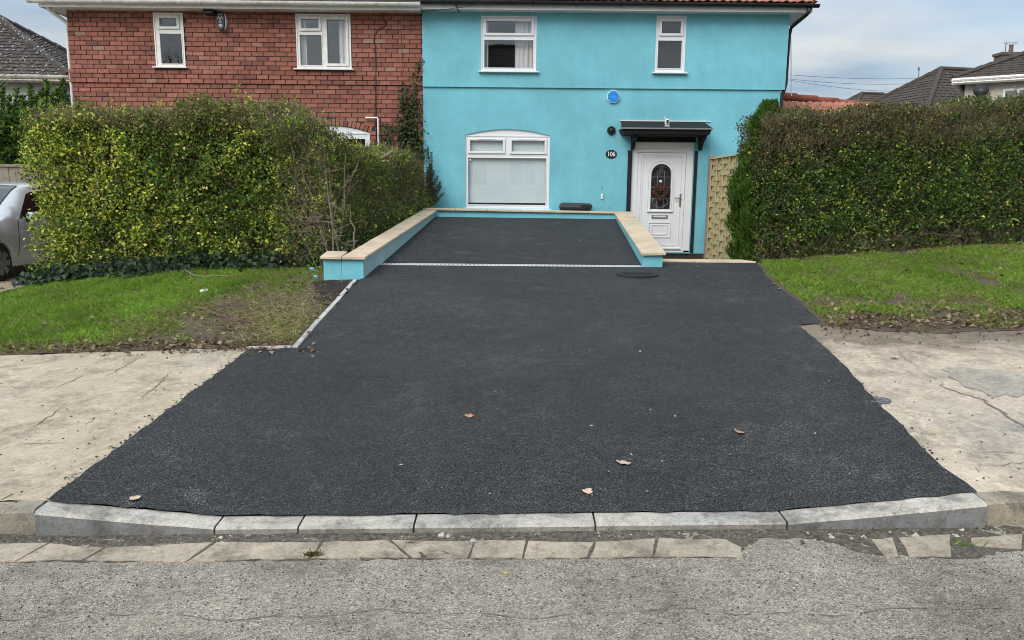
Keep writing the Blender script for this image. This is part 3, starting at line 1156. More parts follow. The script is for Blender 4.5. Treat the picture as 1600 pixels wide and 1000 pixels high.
patch_sheet([(1470, 578), (1500, 574), (1530, 578), (1570, 580), (1600, 588), (1640, 590), (1640, 618), (1590, 622), (1570, 617), (1552, 622), (1535, 612), (1510, 606), (1498, 596)],
            .004, MAT['patch'], 'dark grey repair patch in the right pavement', 'repair patch', 'pavement_patch', .05)
patch_sheet([(380, 490), (420, 478), (450, 480), (440, 492), (420, 505), (380, 520), (345, 518), (350, 502)], .020, MAT['redsoil'],
            'patch of bare reddish soil in the left verge', 'bare soil', 'bare_soil', .05, rough_z=.008)
patch_sheet([(489, 442), (508, 440), (563, 440), (545, 455), (520, 480), (505, 478), (495, 462)], .016, MAT['soil'],
            'dark fresh topsoil in front of the left wall end', 'topsoil', 'fresh_topsoil', .03, rough_z=.010)

# ================================================================== houses
def wall_with_holes(mb, x0, x1, z0, z1, holes, y0, y1):
    """front skin at y0 with rectangular openings; reveals run back to y1"""
    xs = sorted({x0, x1} | {min(max(h[k], x0), x1) for h in holes for k in (0, 1)})
    zs = sorted({z0, z1} | {min(max(h[k], z0), z1) for h in holes for k in (2, 3)})
    inh = lambda x, z: any(h[0] < x < h[1] and h[2] < z < h[3] for h in holes)
    for a, b in zip(xs[:-1], xs[1:]):
        for c, d in zip(zs[:-1], zs[1:]):
            if not inh((a + b) / 2, (c + d) / 2):
                mb.poly([(a, y0, c), (b, y0, c), (b, y0, d), (a, y0, d)])
    for a, b, c, d in holes:
        a, b, c, d = max(a, x0), min(b, x1), max(c, z0), min(d, z1)
        if a >= b or c >= d:
            continue
        mb.poly([(a, y0, c), (a, y1, c), (a, y1, d), (a, y0, d)])
        mb.poly([(b, y0, c), (b, y0, d), (b, y1, d), (b, y1, c)])
        if c > z0: mb.poly([(a, y0, c), (b, y0, c), (b, y1, c), (a, y1, c)])
        if d < z1: mb.poly([(a, y0, d), (a, y1, d), (b, y1, d), (b, y0, d)])


def wr(pl, pr, pt, pb, Y=15.0):
    """pixel rectangle on the house front -> x0, x1, z0, z1"""
    mx, my = (pl + pr) / 2, (pt + pb) / 2
    return (P(pl, my, Y).x, P(pr, my, Y).x, P(mx, pb, Y).z, P(mx, pt, Y).z)


def bars(mb, r, w, y0, y1):
    """rectangular ring of four bars, butted"""
    x0, x1, z0, z1 = r
    wl, wr_, wb, wt = (w,) * 4 if isinstance(w, (int, float)) else w
    mb.box(x0, x0 + wl, y0, y1, z0, z1)
    mb.box(x1 - wr_, x1, y0, y1, z0, z1)
    mb.box(x0 + wl, x1 - wr_, y0, y1, z0, z0 + wb)
    mb.box(x0 + wl, x1 - wr_, y0, y1, z1 - wt, z1)


def window(house, r, lights, mat, yf=15.02, sill=True, arch=0, depth=.7, blind=None, curtains=(), trickle=()):
    """r: outer frame; lights: (rect of the glass, opener?)"""
    x0, x1, z0, z1 = r
    mb = MB()
    holes = [l[0] for l in lights]
    wall_with_holes(mb, x0, x1, z0, z1, holes, yf, yf + .05)
    # outer rim stands a little proud
    rim = .022
    bars(mb, (x0, x1, z0, z1), rim, yf - .012, yf - .0005)
    if arch:
        n = 14
        pts = [(x0, yf, z1)] + [(lerp(x0, x1, k / n), yf, z1 + arch * (1 - (2 * k / n - 1) ** 2)) for k in range(1, n)] + [(x1, yf, z1)]
        mb.poly(pts)
        for a, b in zip(pts[1:-2], pts[2:-1]):
            pass
    win = mb.build('window', mat, house)
    for g, op in lights:
        a, b, c, d = g
        if op:
            s = .045
            m2 = MB()
            bars(m2, (a - s, b + s, c - s, d + s), s, yf - .026, yf - .0008)
            m2.build('sash', mat, win, bevel=.006)
        else:
            m2 = MB()
            s = .016
            bars(m2, (a - s, b + s, c - s, d + s), s, yf - .009, yf - .0008)
            m2.build('glazing_bead', mat, win, bevel=.004)
        MB().box(a, b, yf + .018, yf + .024, c, d).build('pane', MAT['glass'], win)
    for (a, b, z) in trickle:
        MB().box(a, b, yf - .036, yf - .027, z - .008, z + .008).build('trickle_vent', mat, win, bevel=.002)
    if sill:
        MB().hexa([(x0 - .05, yf - .09, z0 - .035), (x1 + .05, yf - .09, z0 - .035), (x1 + .05, yf + .02, z0 - .035), (x0 - .05, yf + .02, z0 - .035)],
                  [(x0 - .05, yf - .09, z0 - .012), (x1 + .05, yf - .09, z0 - .012), (x1 + .05, yf + .02, z0 - .002), (x0 - .05, yf + .02, z0 - .002)]).build('sill', mat, win, bevel=.005)
    # the room behind
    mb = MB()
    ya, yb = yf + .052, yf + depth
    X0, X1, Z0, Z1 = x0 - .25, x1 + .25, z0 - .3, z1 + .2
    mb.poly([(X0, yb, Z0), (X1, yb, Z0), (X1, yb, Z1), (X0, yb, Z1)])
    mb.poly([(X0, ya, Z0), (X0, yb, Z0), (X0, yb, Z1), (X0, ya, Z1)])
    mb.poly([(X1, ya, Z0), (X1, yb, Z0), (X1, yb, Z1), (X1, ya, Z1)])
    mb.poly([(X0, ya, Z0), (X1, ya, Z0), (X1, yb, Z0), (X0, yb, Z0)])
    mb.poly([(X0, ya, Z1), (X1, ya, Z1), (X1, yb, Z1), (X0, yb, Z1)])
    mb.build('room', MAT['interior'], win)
    for (a, b) in curtains:
        n = 24
        yy = yf + .13
        vs, k = [], 0
        for i in range(n + 1):
            t = i / n
            off = .018 * math.sin(t * (b - a) * 75) + .01 * math.sin(t * 17)
            vs += [(lerp(a, b, t), yy + off, z0 + .02), (lerp(a, b, t), yy + off * .6, z1 - .02)]
        MB().add(vs, [(2 * i, 2 * i + 2, 2 * i + 3, 2 * i + 1) for i in range(n)]).build('curtain', MAT['curtain'], win, smooth=True)
    if blind:
        zt, zb = blind
        mb = MB()
        mb.box(x0 + .05, x1 - .05, yf + .075, yf + .08, zb, zt)
        mb.build('blind', MAT['blind'], win)
    return win


def tiled_plane(mb, e0, e1, r1, r0, rows, wave=.3, amp=.018, step=.03, per=6):
    """tiles from eave e0-e1 up to ridge r0-r1 in overlapping courses with rolls"""
    e0, e1, r0, r1 = map(Vector, (e0, e1, r0, r1))
    nn = (e1 - e0).cross(r0 - e0)
    if nn.length < 1e-6: nn = (e1 - e0).cross(r1 - e0)
    nn.normalize()
    if nn.z < 0: nn = -nn
    for k in range(rows):
        a0, a1 = e0.lerp(r0, k / rows), e1.lerp(r1, k / rows)
        b0, b1 = e0.lerp(r0, (k + 1.06) / rows), e1.lerp(r1, (k + 1.06) / rows)
        L = (a1 - a0).length
        n = max(2, int(L / wave * per))
        vs = []
        U = (e1 - e0).normalized()
        for i in range(n + 1):
            t = i / n
            pa, pb = a0.lerp(a1, t), b0.lerp(b1, t)
            def hgt(p):
                s = ((p - e0).dot(U) / wave) % 1
                return amp * (math.sin(2 * math.pi * s) * .5 + .5)
            vs += [pa + nn * .002, pa + nn * (step + hgt(pa)), pb + nn * (.004 + hgt(pb))]
        fs = []
        for i in range(n):
            fs += [(3 * i, 3 * i + 3, 3 * i + 4, 3 * i + 1), (3 * i + 1, 3 * i + 4, 3 * i + 5, 3 * i + 2)]
        mb.add(vs, fs)


def gutter(name, a, b, r, mat, parent, brackets=0, bmat=None, flat=False):
    """half-round gutter from a to b (along x), open at the top"""
    a, b = Vector(a), Vector(b)
    n = 10
    vs, fs = [], []
    prof = [(math.cos(math.pi + math.pi * k / n), math.sin(math.pi + math.pi * k / n)) for k in range(n + 1)]
    for q in (a, b):
        for rr in (r, r - .006):
            vs += [q + Vector((0, c * rr, s * rr)) for c, s in prof]
    m = n + 1
    for k in range(n):
        fs += [(k, k + 1, 2 * m + k + 1, 2 * m + k), (m + k, 3 * m + k, 3 * m + k + 1, m + k + 1)]
    for base in (0, 2 * m):
        fs += [tuple(base + k for k in range(m))]
    fs += [(0, 2 * m, 3 * m, m), (n, m + n, 3 * m + n, 2 * m + n)]
    g = MB().add(vs, fs).build(name, mat, parent, smooth=False)
    for i in range(brackets):
        t = (i + .5) / brackets
        q = a.lerp(b, t)
        mb = MB()
        pts = [q + Vector((0, c * (r + .006), s * (r + .006))) for c, s in prof]
        pts2 = [p + Vector((.035, 0, 0)) for p in pts]
        mb.add(pts + pts2, [(k, k + 1, m + k + 1, m + k) for k in range(n)])
        mb.build('gutter_bracket', bmat or mat, g)
    return g


XB = -1.72                                    # party wall
EAVE_Y = 14.70
ZE = P(900, 19.0, 15.0).z                     # top of the visible wall
FB = P(900, 16.0, EAVE_Y).z                   # lower edge of the white fascia

# ------------------------------------------------------------------ blue house
bh = empty('blue_house', (1.7, 15, .3), 'turquoise rendered semi-detached house with white windows and door', 'house')
rB1 = wr(752, 838, 25.5, 111)
rB2 = wr(1024, 1070.6, 25, 113)
rG = wr(727, 858.5, 211.5, 326)
gcz = P(793, 202, 15).z
ZS = 3.505
door_r = (2.27, 3.45, .43, 2.525)
mb = MB()
wall_with_holes(mb, XB, 5.09, ZS, 5.0, [rB1, rB2], 14.972, 15.09)
mb.poly([(XB, 14.972, ZS), (5.09, 14.972, ZS), (5.09, 15.01, ZS), (XB, 15.01, ZS)])
# lower storey with an arched opening
ga = gcz - rG[3]
wall_with_holes(mb, XB, 5.02, .41, ZS + .03, [(rG[0], rG[1], rG[2], gcz), door_r], 15.0, 15.10)
n = 16
arc = [(lerp(rG[0], rG[1], k / n), rG[3] + ga * (1 - (2 * k / n - 1) ** 2)) for k in range(n + 1)]
for (xa, za), (xb, zb) in zip(arc[:-1], arc[1:]):
    mb.poly([(xa, 15.0, za), (xb, 15.0, zb), (xb, 15.0, gcz), (xa, 15.0, gcz)])
    mb.poly([(xa, 15.0, za), (xa, 15.1, za), (xb, 15.1, zb), (xb, 15.0, zb)])
# gable side and back
mb.poly([(5.09, 14.972, ZS), (5.09, 23, ZS), (5.09, 23, 5.0), (5.09, 14.972, 5.0)])
mb.poly([(5.02, 15.0, .2), (5.02, 23, .2), (5.02, 23, ZS), (5.02, 15.0, ZS)])
mb.poly([(5.02, 15.01, ZS), (5.02, 23, ZS), (5.09, 23, ZS), (5.09, 15.01, ZS)])
mb.poly([(XB, 23, .2), (5.02, 23, .2), (5.02, 23, 5.0), (XB, 23, 5.0)])
mb.build('wall', MAT['blue'], bh)
MB().box(XB, 5.02, 14.962, 14.968, ZS - .004, ZS + .012).build('drip_bead', MAT['blue'], bh)
for a, b in ((XB, 2.27), (3.45, 4.99)):
    MB().box(a, b, 15.012, 15.2, .1, .408).build('plinth', MAT['plinth'], bh)
MB().box(2.27, 3.45, 15.03, 15.2, .1, .427).build('plinth', MAT['plinth'], bh)

g1 = wr(760, 830.5, 33.7, 52)
g2 = wr(756.7, 833, 63, 106)
window(bh, rB1, [(g1, True), (g2, False)], MAT['upvc'], 14.988, curtains=((g2[0] - .01, g2[0] + .07), (g2[1] - .34, g2[1] + .02)), trickle=((g1[0] + .22, g1[0] + .60, g1[3] + .026),))
g1 = wr(1033.7, 1063.7, 34, 52.5)
g2 = wr(1027.5, 1064.5, 64, 107)
window(bh, rB2, [(g1, True), (g2, False)], MAT['upvc'], 14.988, trickle=((g1[0] + .08, g1[1] - .06, g1[3] + .026),))
g1, g2, g3 = wr(734.5, 785.6, 219.5, 236), wr(799.5, 851, 220, 237), wr(731.5, 853, 247, 320)
gw = window(bh, rG, [(g1, True), (g2, True), (g3, False)], MAT['upvc'], 15.03, arch=ga, blind=(g1[3] + .02, g3[2] + .035),
            trickle=((g1[0] + .14, g1[1] - .14, g1[3] + .026), (g2[0] + .14, g2[1] - .14, g2[3] + .026)))
MB().box(g3[0] + .015, g3[0] + .055, 15.045, 15.0475, g3[3] - .05, g3[3] - .025).build('sticker', MAT['white'], gw)
for zz in (.36, .72):
    MB().box(g1[0] - .02, g2[1] + .02, 15.098, 15.1035, lerp(g1[2], g1[3], zz) - .004, lerp(g1[2], g1[3], zz) + .004).build('blind_batten', MAT['upvc_old'], gw)

# eaves: soffit, fascia, gutter
ov = .29
mb = MB()
mb.box(XB + .002, 5.09 + ov - .001, EAVE_Y + .021, 15.2, FB + .012, FB + .022)
mb.box(5.095, 5.09 + ov - .001, 15.201, 23, FB + .012, FB + .022)
mb.build('soffit', MAT['fascia'], bh)
mb = MB()
mb.box(XB + .002, 5.09 + ov, EAVE_Y, EAVE_Y + .02, FB, FB + .16)
mb.box(5.09 + ov, 5.09 + ov + .02, EAVE_Y, 23, FB, FB + .16)
mb.build('fascia', MAT['fascia'], bh)
k = (5.09 - XB) / 46
o = None
mb = MB()
x = XB + .2
while x < 5.0:
    mb.box(x, x + .012, EAVE_Y + .03, EAVE_Y + .10, FB + .009, FB + .0115)
    x += .16
o = mb.build('soffit_vents', MAT['black'], bh)
o['kind'] = 'stuff'
gz = P(900, 3.6, EAVE_Y - .06).z
gutter('gutter', (XB + .02, EAVE_Y - .062, gz), (5.09 + ov + .11, EAVE_Y - .062, gz), .058, MAT['black'], bh, 9)
# downpipe on the right corner
mb = MB()
pth = [(5.33, 14.64, gz - .06), (5.31, 14.7, FB - .03), (5.14, 15.0, FB - .2), (5.125, 15.05, FB - .35), (5.125, 15.05, 3.62), (5.10, 15.05, 3.5), (5.06, 15.05, 3.38), (5.06, 15.05, .3)]
mb.tube(pth, .034, 8)
mb.build('downpipe', MAT['black'], bh, smooth=True)

# pantiled roof: lowest course tile by tile, the courses above as one piece
roof_z0 = gz + .028
pitch = R(36)
tw = .284
ty0 = EAVE_Y - .085
amp = .022


def roll(s):
    return amp * (1 - math.cos(4 * math.pi * s)) * .5 + .006 * math.sin(2 * math.pi * s)


tile = MB()
nseg = 16
Lt = .36
cu, su = math.cos(pitch), math.sin(pitch)
vs = []
for i in range(nseg + 1):
    s = i / nseg
    h = roll(s)
    for (d, up) in ((0, h - .014), (0, h), (Lt, h), (Lt, h - .014)):
        vs.append((s * (tw - .006), d * cu - up * su, d * su + up * cu))
fs = []
for i in range(nseg):
    for j in range(4):
        fs.append((4 * i + j, 4 * i + 4 + j, 4 * i + 4 + (j + 1) % 4, 4 * i + (j + 1) % 4))
fs += [(0, 1, 2, 3), tuple(4 * nseg + j for j in (3, 2, 1, 0))]
tile.add(vs, fs)
tile_me = tile.mesh('roof_tile', MAT['terracotta'], smooth=False)
ridge_y, ridge_z = 19.2, roof_z0 + (19.2 - ty0) * math.tan(pitch)
mb = MB()
xe = 5.09 + ov + .06
e0, e1 = Vector((XB, ty0 + .31 * cu, roof_z0 + .31 * su + .004)), Vector((xe - .2, ty0 + .31 * cu, roof_z0 + .31 * su + .004))
tiled_plane(mb, e0, e1, (xe - 4.4, ridge_y, ridge_z), (XB, ridge_y, ridge_z), 16, tw / 2, .022, .016, 6)
tiled_plane(mb, (xe, ty0, roof_z0), (xe, 23.7, roof_z0), (xe - 4.4, ridge_y, ridge_z), (xe - 4.4, ridge_y, ridge_z), 17, tw / 2, .022, .016, 3)
tiled_plane(mb, (XB, 23.7, roof_z0), (xe, 23.7, roof_z0), (xe - 4.4, ridge_y, ridge_z), (XB, ridge_y, ridge_z), 17, .6, .02, .016, 2)
roof = mb.build('roof', MAT['terracotta'], bh)
x = XB + .005
while x < xe - .1:
    t = bpy.data.objects.new('roof_tile', tile_me)
    t.location = (x, ty0 + random.uniform(-.006, .006), roof_z0 + .012 + random.uniform(-.003, .003))
    link(t, roof)
    x += tw

# side extension roof
ext0, ext1 = P(1219, 146, 17.2), P(1336, 169, 17.9)
el, er = Vector((5.09, 15.9, ext0.z - 1.0)), Vector((ext1.x + .2, 15.9, ext0.z - 1.0))
mb = MB()
mb.hexa([(el.x, 15.9, el.z - .05), (er.x, 15.9, el.z - .05), (er.x, 17.1, ext1.z - .34), (el.x, 17.2, ext0.z - .20)],
        [(el.x, 15.9, el.z - .01), (er.x, 15.9, el.z - .01), (er.x, 17.1, ext1.z - .30), (el.x, 17.2, ext0.z - .16)])
er_ = mb.build('extension_roof', MAT['terracotta'], bh)
slope = math.atan2(.97, 1.3) - pitch
for k in range(7):
    d = .235 * k
    x = 5.10
    while x < er.x - .2:
        zz = el.z + d * math.sin(pitch + slope)
        ridge_here = lerp(ext0.z, ext1.z, (x + .14 - ext0.x) / (ext1.x - ext0.x))
        if zz + .20 < ridge_here - .06:
            t = bpy.data.objects.new('roof_tile', tile_me)
            t.location = (x, 15.9 + d * math.cos(pitch + slope), zz + .004)
            t.rotation_euler = (slope + R(3), 0, 0)
            link(t, er_)
        x += tw
a, b = Vector((5.1, 17.2, ext0.z + .02)), Vector((ext1.x + .9, 17.95, ext1.z - .13))
a = Vector((5.1, 17.0, ext0.z - .02))
b = Vector((ext1.x + .1, 17.0, ext1.z - .07))
nr = 6
for i in range(nr):
    p0, p1 = a.lerp(b, i / nr + .004), a.lerp(b, (i + 1) / nr + .01)
    MB().tube([p0, p1 + Vector((0, 0, .012))], [.075, .088], 12).build('ridge_tile', MAT['ridge_red'], er_, smooth=True)
MB().box(5.1, ext1.x + .1, 16.3, 22, .3, ext0.z - 1.0).build('extension_wall', MAT['blue'], bh)

# front door
dx0, dx1, dz0, dz1 = door_r
dy = 15.03
mb = MB()
lw = .115
bars(mb, (dx0 + .002, dx1 - .002, dz0 + .03, dz1 - .12), (lw, lw + .02, .0, .075), dy, dy + .07)
mb.box(dx0 + .004, dx1 - .004, dy - .02, dy + .07, dz1 - .119, dz1 - .001)
mb.box(dx0 + .10, dx1 - .12, dy - .03, dy + .07, dz0, dz0 + .029)
frame = mb.build('door_frame', MAT['upvc'], bh, bevel=.006)
fx0, fx1, fz0, fz1 = dx0 + lw + .008, dx1 - lw - .028, dz0 + .035, dz1 - .2
# leaf with an arched light
gx = (fx0 + fx1) / 2 + .0
gxa, gxb = P(1016, 320, 15).x, P(1047.5, 320, 15).x
gza, gzb = P(1031, 327, 15).z, P(1031, 272, 15).z                 # sill and springing of the arch
gr = (gxb - gxa) / 2
gx = (gxa + gxb) / 2
mb = MB()
ly0, ly1 = dy + .004, dy + .05
wall_with_holes(mb, fx0, fx1, fz0, fz1, [(gxa, gxb, gza, gzb + gr)], ly0, ly1)
n = 14
ar = [(gx - gr * math.cos(math.pi * k / n), gzb + gr * math.sin(math.pi * k / n)) for k in range(n + 1)]
for (xa, za), (xb, zb) in zip(ar[:-1], ar[1:]):
    mb.poly([(xa, ly0, za), (xb, ly0, zb), (xb, ly0, gzb + gr), (xa, ly0, gzb + gr)])
door = mb.build('door', MAT['upvc'], bh)
mb = MB()
bars(mb, (fx0 + .002, fx1 - .002, fz0 + .002, fz1 - .002), .055, ly0 - .014, ly0 - .001)
bars(mb, (fx0 + .075, fx1 - .075, fz0 + .09, fz1 - .075), .018, ly0 - .011, ly0 - .001)
mb.build('door_rails', MAT['upvc'], door, bevel=.005)
# arched moulding
def arch_ring(r0, r1, zb0, y0, y1):
    mb = MB()
    pin = [(gx - r0, zb0)] + [(gx - r0 * math.cos(math.pi * k / n), gzb + r0 * math.sin(math.pi * k / n)) for k in range(n + 1)] + [(gx + r0, zb0)]
    pout = [(gx - r1, zb0)] + [(gx - r1 * math.cos(math.pi * k / n), gzb + r1 * math.sin(math.pi * k / n)) for k in range(n + 1)] + [(gx + r1, zb0)]
    m = len(pin)
    vs = [(x, y0, z) for x, z in pin] + [(x, y0, z) for x, z in pout] + [(x, y1, z) for x, z in pin] + [(x, y1, z) for x, z in pout]
    fs = []
    for i in range(m - 1):
        fs += [(i, i + 1, m + i + 1, m + i), (m + i, m + i + 1, 3 * m + i + 1, 3 * m + i), (i, 2 * m + i, 2 * m + i + 1, i + 1)]
    return mb.add(vs, fs)
mr = arch_ring(gr - .002, gr + .022, gza - .02, ly0 - .022, ly0 - .0012)
mr.build('glazing_bead', MAT['upvc'], door)
arch_ring(gr + .05, gr + .062, gza - .06, ly0 - .014, ly0 - .0014).build('arch_moulding', MAT['upvc'], door)
MB().box(gx - gr - .05, gx + gr + .05, ly0 - .03, ly0 - .0015, gza - .055, gza - .022).build('light_sill', MAT['upvc'], door, bevel=.005)
pane_pts = [(gx - gr, gza)] + ar + [(gx + gr, gza)]
MB().hexa([(x, ly0 + .018, z) for x, z in reversed(pane_pts)], [(x, ly0 + .012, z) for x, z in reversed(pane_pts)]).build('pane', MAT['glass'], door)
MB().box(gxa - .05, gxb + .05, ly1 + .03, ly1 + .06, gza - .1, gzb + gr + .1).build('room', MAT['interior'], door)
mb = MB()                                                              # leading of the light
for t in (-.33, .33):
    mb.box(gx + gr * t - .004, gx + gr * t + .004, ly0 + .0085, ly0 + .0115, gza, gzb + gr * .3)
for zz in (.3, .62, .92):
    mb.box(gxa, gxb, ly0 + .008, ly0 + .011, lerp(gza, gzb, zz) - .004, lerp(gza, gzb, zz) + .004)
for s in (-1, 1):
    pth = [(gx + s * gr * .95 * math.cos(t), ly0 + .009, gzb - .02 + gr * .9 * math.sin(t)) for t in np.linspace(0, 1.5, 8)]
    mb.tube(pth, .005, 4)
    pth = [(gx + s * gr * (.1 + .7 * math.sin(t)), ly0 + .009, lerp(gza + .03, gza + .25, t / 3.1)) for t in np.linspace(0, 3.1, 10)]
    mb.tube(pth, .005, 4)
mb.build('leading', MAT['lead'], door)
# panel, letter box, handle
za, zb = P(1031, 371.5, 15).z, P(1031, 346.5, 15).z
mb = MB()
bars(mb, (gx - .225, gx + .225, za, zb), .028, ly0 - .014, ly0 - .0016)
bars(mb, (gx - .16, gx + .16, za + .055, zb - .055), .022, ly0 - .012, ly0 - .0016)
mb.build('panel_moulding', MAT['upvc'], door, bevel=.004)
zl = P(1029, 338.5, 15).z
MB().box(gx - .155, gx + .155, ly0 - .02, ly0 - .002, zl - .032, zl + .032).build('letterbox', MAT['lead'], door, bevel=.006)
MB().box(gx - .125, gx + .125, ly0 - .027, ly0 - .0205, zl - .016, zl + .018).build('letterbox_flap', MAT['galv'], door, bevel=.004)
hx, hz_ = P(1063.5, 313, 15).x, P(1063.5, 313, 15).z
mb = MB()
mb.box(hx - .02, hx + .02, ly0 - .012, ly0 - .002, hz_ - .13, hz_ + .12)
mb.tube([(hx, ly0 - .01, hz_ + .04), (hx, ly0 - .05, hz_ + .04), (hx - .03, ly0 - .055, hz_ + .042), (hx - .13, ly0 - .055, hz_ + .045)], .0115, 8)
mb.build('handle', MAT['lead'], door, bevel=.003)
MB().box(fx0 + .05, fx1 - .05, ly0 - .04, ly0 - .002, fz0 + .02, fz0 + .055).build('weather_bar', MAT['upvc'], door, bevel=.006)

# canopy over the door, with brackets and the black trim posts
can = MB()
ca, cb = P(971, 200, 14.5).x, P(1114, 200, 14.5).x
cz1, cz0 = P(1042, 199.5, 14.5).z, P(1042, 210, 14.5).z
czt = P(1042, 190, 15).z
can.hexa([(ca, 14.5, cz1 - .02), (cb, 14.5, cz1 - .02), (cb - .06, 14.99, czt - .06), (ca + .06, 14.99, czt - .06)],
         [(ca, 14.5, cz1 - .004), (cb, 14.5, cz1 - .004), (cb - .06, 14.99, czt), (ca + .06, 14.99, czt)])
canopy = can.build('canopy', MAT['blackpaint'], bh)
MB().box(P(968, 190, 15).x, P(1110, 190, 15).x, 14.978, 14.9995, czt + .001, czt + .018).build('flashing', MAT['galv'], canopy)
MB().hexa([(ca + .07, 14.53, cz0), (cb - .05, 14.53, cz0), (cb - .05, 14.98, cz0), (ca + .07, 14.98, cz0)],
          [(ca + .01, 14.505, cz1 - .021), (cb - .01, 14.505, cz1 - .021), (cb - .01, 14.98, cz1 - .021), (ca + .01, 14.98, cz1 - .021)]).build('canopy_fascia', MAT['blackpaint'], canopy, bevel=.006)
MB().box(ca - .005, cb + .005, 14.47, 14.4995, cz1 - .028, cz1 - .003).build('drip_edge', MAT['lead'], canopy)
MB().box(2.20, 3.58, 14.56, 14.97, cz0 - .014, cz0 - .002).build('canopy_soffit', MAT['blackpaint'], canopy)
MB().box(2.30, 3.47, 14.995, 15.03, dz1 + .002, cz0 - .016).build('canopy_board', MAT['blackpaint'], canopy)
for bx in (P(990, 215, 14.9).x, P(1096, 215, 14.9).x):
    prof = [(14.998, cz0 - .016), (14.62, cz0 - .016), (14.62, cz0 - .07), (14.72, cz0 - .085), (14.85, cz0 - .14), (14.93, cz0 - .24), (14.998, cz0 - .26)]
    MB().hexa([(bx - .035, y, z) for y, z in prof], [(bx + .035, y, z) for y, z in prof]).build('bracket', MAT['blackpaint'], canopy, bevel=.006)
MB().box(2.185, 2.262, 14.975, 14.9975, .43, cz0 - .27).build('door_trim', MAT['blackpaint'], bh, bevel=.004)
MB().box(3.455, 3.515, 14.975, 14.9975, .43, cz0 - .27).build('door_trim', MAT['blackpaint'], bh, bevel=.004)

# ------------------------------------------------------------------ red brick house
rh = empty('brick_house', (-5, 15, .3), 'red brick semi-detached house with stained white gutter behind the left hedge', 'house')
XL = -8.33
rR1 = wr(241.6, 288.1, 20, 104)
rR2 = wr(463, 548.5, 22, 107)
rR3 = wr(462, 579, 207, 330)
r3c = P(520, 196.5, 15).z
PITCHX, COURSE = .2195, .0838
holes = [rR1, rR2, (rR3[0], rR3[1], rR3[2], r3c)]
mb = MB()
wall_with_holes(mb, XL + .012, XB - .002, .2, 4.98, [rR1, rR2, (rR3[0], rR3[1], rR3[2], r3c + .004)], 15.012, 15.10)
mb.poly([(XL + .012, 15.012, .2), (XL + .012, 23, .2), (XL + .012, 23, 4.98), (XL + .012, 15.012, 4.98)])
mb.poly([(XL + .012, 23, .2), (XB, 23, .2), (XB, 23, 4.98), (XL + .012, 23, 4.98)])
rwall = mb.build('wall', MAT['mortar'], rh)

# every brick is laid; the 300 nearest of those in view are parts, the rest one mass
sb = MB()
sb.add([(-.5, .05, -.5), (.5, .05, -.5), (.5, .05, .5), (-.5, .05, .5), (-.5, .0035, -.5), (.5, .0035, -.5), (.5, .0035, .5), (-.5, .0035, .5),
        (-.49, 0, -.46), (.49, 0, -.46), (.49, 0, .46), (-.49, 0, .46)],
       [(8, 9, 10, 11), (4, 5, 9, 8), (5, 6, 10, 9), (6, 7, 11, 10), (7, 4, 8, 11), (0, 1, 5, 4), (1, 2, 6, 5), (2, 3, 7, 6), (3, 0, 4, 7)])
brick_me = sb.mesh('brick', MAT['brick'])
bricks = []
az = lambda x: rR3[3] + (r3c - rR3[3]) * (1 - ((x - (rR3[0] + rR3[1]) / 2) / ((rR3[1] - rR3[0]) / 2)) ** 2)
zc0 = ZS + .012
k0 = -int((zc0 - 1.35) / COURSE)
k1 = int((4.95 - zc0) / COURSE) + 1
for k in range(k0, k1):
    zb_, zt_ = zc0 + k * COURSE, zc0 + (k + 1) * COURSE
    zm = (zb_ + zt_) / 2
    proud = .025 if 0 <= k < 3 else 0
    x = XL - (.03 if proud else 0) + (0 if k % 2 else -PITCHX / 2) + random.uniform(-.01, .01)
    while x < XB:
        a, b = x + .006, x + PITCHX - .006
        x += PITCHX + random.uniform(-.004, .004)
        segs = [(max(a, XL - (.03 if proud else 0)), min(b, XB - .003))]
        for h in (rR1, rR2):
            if h[2] - .035 < zm < h[3] + .02:
                segs = [q for s in segs for q in ((s[0], min(s[1], h[0] - .008)), (max(s[0], h[1] + .008), s[1]))]
        if zm < r3c + .16 and rR3[0] - .1 < b and a < rR3[1] + .1:
            if zm < rR3[3]:
                segs = [q for s in segs for q in ((s[0], min(s[1], rR3[0] - .008)), (max(s[0], rR3[1] + .008), s[1]))]
            else:
                ends = [xx for xx in np.linspace(rR3[0] - .1, rR3[1] + .1, 200) if zb_ + COURSE * .45 < az(min(max(xx, rR3[0]), rR3[1])) + .115]
                if ends:
                    segs = [q for s in segs for q in ((s[0], min(s[1], ends[0] - .004)), (max(s[0], ends[-1] + .004), s[1]))]
        for s in segs:
            if s[1] - s[0] > .03:
                bricks.append((s[0], s[1], zb_ + .0055, zt_ - .0055, proud))
hedge_top = lambda x: 2.95 if x < -3.3 else 2.95 - (x + 3.3) * .55
vis = sorted([b_ for b_ in bricks if b_[2] > hedge_top((b_[0] + b_[1]) / 2)], key=lambda b_: ((b_[0] + b_[1]) / 2) ** 2 + b_[2] ** 2 - 3 * (b_[1] - b_[0]))
chosen = set(vis[:280])
mass = MB()
